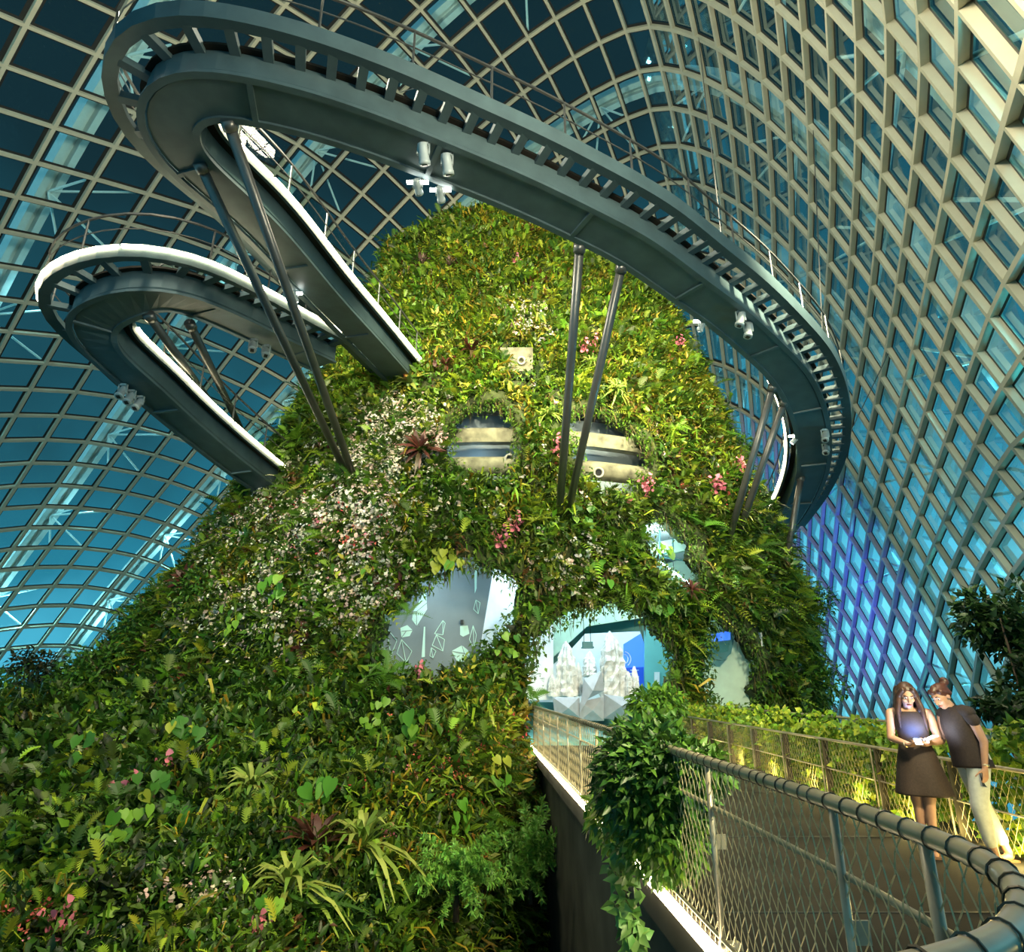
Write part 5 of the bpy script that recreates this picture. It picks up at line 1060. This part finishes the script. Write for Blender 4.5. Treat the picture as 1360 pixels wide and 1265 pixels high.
def edge_bush(px, py, y, rad, n, lab):
    c, n_ = hit(px, py); c = at_y(px, py, y) if c is None else c + (Vector((0, 0, CZ)) - c).normalized() * rad * .45 + Vector((0, 0, .2))
    def st(r):
        m = MB()
        for k in range(6): m.tube([(0, .3, -rad * .8), (rr.uniform(-.4, .4) * rad, 0, 0), (rr.uniform(-1, .6) * rad, rr.uniform(-.4, .4), rr.uniform(.2, 1.1) * rad)], [.03, .02, .008], 5)
        m.build('branch', M['bark'], r)
    leafy('leafy_shrub', [('foliage', cloud(n, (0, 0, 0), (rad, rad * .9, rad * .85), .24, .11, [(.03, .1, .012), (.05, .15, .015), (.08, .2, .02)]))], lab, 'bush', c, None, st)
edge_bush(190, 838, 26.5, 1.2, 700, 'leafy shrub on the left edge of the mountain against the glass, middle one'); edge_bush(265, 790, 27.5, .9, 450, 'leafy shrub on the left edge of the mountain, highest one'); edge_bush(125, 905, 24, 1.3, 800, 'leafy shrub on the left edge of the mountain beside the small dark tree'); edge_bush(330, 655, 29, .7, 300, 'small leafy shrub where the lower walkway meets the mountain')
edge_bush(1080, 800, 28, 1.0, 500, 'dark shrub on the right edge of the mountain, upper one'); edge_bush(1085, 905, 26, 1.2, 700, 'dark shrub on the right edge of the mountain, lower one above the ivy'); edge_bush(985, 590, 29.5, .7, 300, 'leafy shrub on the right flank below the walkway bend'); edge_bush(925, 480, 30, .6, 260, 'leafy shrub at the right edge of the crown')
# trees
def tree(name, px, py, y, h, rad, cols, label, n, L, base):
    c = at_y(px, py, y); b = Vector((c.x, c.y, base)); r = empty(name, b, label, 'tree'); off = c - b
    m = MB(); m.tube([(0, 0, 0), (off.x * .3, .1, off.z * .45), tuple(off)], [.16, .11, .05], 8); rr2 = random.Random(px)
    for k in range(7): a = Vector((0, 0, off.z * rr2.uniform(.5, .9))); m.tube([a, off + Vector((rr2.uniform(-1, 1) * rad[0] * .7, rr2.uniform(-1, 1) * rad[1] * .7, rr2.uniform(-.7, .7) * rad[2]))], [.045, .012], 5)
    m.build('trunk', M['bark'], r, True)
    S = Soup()
    for k in range(9): cc = np.array(off) + np.array([rr2.uniform(-.75, .75) * rad[0], rr2.uniform(-.7, .7) * rad[1], rr2.uniform(-.8, .8) * rad[2]]); cloud(n // 9, cc, np.array(rad) * .48, L, L * .5, cols, .1)(S)
    S.build('foliage', r); return r
DK = [(.012, .035, .01), (.02, .055, .012), (.03, .07, .012)]
tree('tree', 62, 905, 26, 3, (1.3, 1.2, 1.1), [(.02, .03, .01), (.035, .05, .012), (.05, .05, .015)], 'small dark tree at the far left against the glass', 1500, .26, -1.5)
tree('tree', 1352, 870, 10.5, 3, (.55, .8, 1.1), DK, 'dark narrow leaved tree at the right edge of the picture', 2200, .18, -3)
tree('tree', 1345, 948, 9.5, 3, (.4, .6, .3), DK, 'low dark branch of foliage below the tree at the right edge', 700, .16, -3)
tree('tree', 38, 985, 21, 3, (.9, 1.0, .5), [(.03, .07, .012), (.05, .1, .015)], 'drooping fern topped tree at the left edge, in front of the yellow lit planting', 900, .3, -2.5)
# low planting far away at the foot of the left glass
S = Soup(); n = 7000; t = RNG.random(n); a0, a1 = np.array(at_y(-140, 915, 44)), np.array(at_y(330, 905, 50)); P = a0 + (a1 - a0) * t[:, None] + RNG.normal(0, 1, (n, 3)) * np.array([.6, 1.2, .75]); P[:, 2] -= .6
yl = np.exp(-((P[:, 2] - .4) / .5) ** 2)[:, None] * (t < .45)[:, None]; col = np.array(GRN)[RNG.integers(0, 5, n)] * (1 - yl) + np.array((.3, .38, .03)) * yl  # yellow glow of the lit strip mixed into the leaf colour
S.leaf(P, nrm(RNG.normal(size=(n, 3)) + np.array([0, -.5, .2])), nrm(np.array([0, -.6, .7]) + RNG.normal(0, .4, (n, 3))), RNG.uniform(.3, .6, n), RNG.uniform(.15, .3, n), col * RNG.uniform(.6, 1.3, (n, 1)))
tag(S.build('border_foliage'), 'distant hedge planting at the foot of the left glass', 'plants', kind='stuff')
sb = MB().box((-26, 46.5, -1.2), (44, 5, 2.2), Euler((0, 0, .2))).build('ledge_border', M['soil']); tag(sb, 'planted border at the foot of the left glass', kind='structure')
for x in (-36, -31): lamp('POINT', (x, 42.0, 1.4), 120, (1, .9, .35), .3)
# ------------------------------------------------------------------ render look, floods, blue fin lamps and added unseen fill lamps
sc = bpy.context.scene
sc.view_settings.view_transform = 'Standard'; sc.view_settings.look = 'None'; sc.view_settings.gamma = 1; sc.view_settings.use_curve_mapping = False
sc.view_settings.exposure = 0.32
sc.cycles.max_bounces = 6; sc.cycles.diffuse_bounces = 2; sc.cycles.glossy_bounces = 3; sc.cycles.transparent_max_bounces = 16; sc.cycles.transmission_bounces = 2
WARM = (1, .86, .56)
lamp('SPOT', (2, 7.5, 17.5), 21000, WARM, .4, (1, 27, 19), 70)
lamp('SPOT', (-5, 6.5, 17.5), 12000, WARM, .4, (-4, 25, 14), 70)
lamp('SPOT', (9, 12, 16), 18000, WARM, .4, (5, 27, 12), 75)
lamp('SPOT', at_z(590, 262, 13.6), 4000, WARM, .3, (-1, 24, 11), 90)
lamp('SPOT', at_z(925, 432, 12.4), 4500, WARM, .3, (4, 23, 8), 90)
lamp('SPOT', at_z(1050, 585, 11.2), 2500, WARM, .3, (7, 24, 5), 90)
lamp('SPOT', (-10.5, 14.5, 10.2), 3500, WARM, .3, (-9, 22, 3), 90)
lamp('SPOT', (4.2, 1.0, 5), 5500, (1, .88, .5), .4, (-1.5, 15, -.5), 60)
lamp('SPOT', (-13, 9, 11), 1900, (1, .92, .62), .4, (-6, 15, -1), 80)
lamp('SPOT', (3.5, 6.5, 4.5), 1800, (1, .86, .45), .3, (-2, 13.5, -2), 75)
lamp('SPOT', (17.5, 17, 2), 9000, (.08, .7, .9), .5, (8.5, 17, 13), 55)
lamp('SPOT', (6, 3, 8), 8500, WARM, .5, (5, 22, 4), 60)  # unseen fill added for the middle of the mountain
lamp('POINT', (2.5, 6, 12), 2800, (1, .87, .62), 1.2)  # added fill point that brightens the grid shell
lamp('POINT', (-9, 12, 19), 6500, (1, .9, .68), 1.2)
lamp('POINT', (2, 16, 24), 2500, (1, .9, .68), 1.2)
lamp('SPOT', (13, 36, 1.0), 9000, (.06, .07, 1), .5, (21, 47, 9), 70)
lamp('SPOT', (14.0, 29, .5), 3500, (.06, .08, 1), .5, (20, 40, 6), 60)
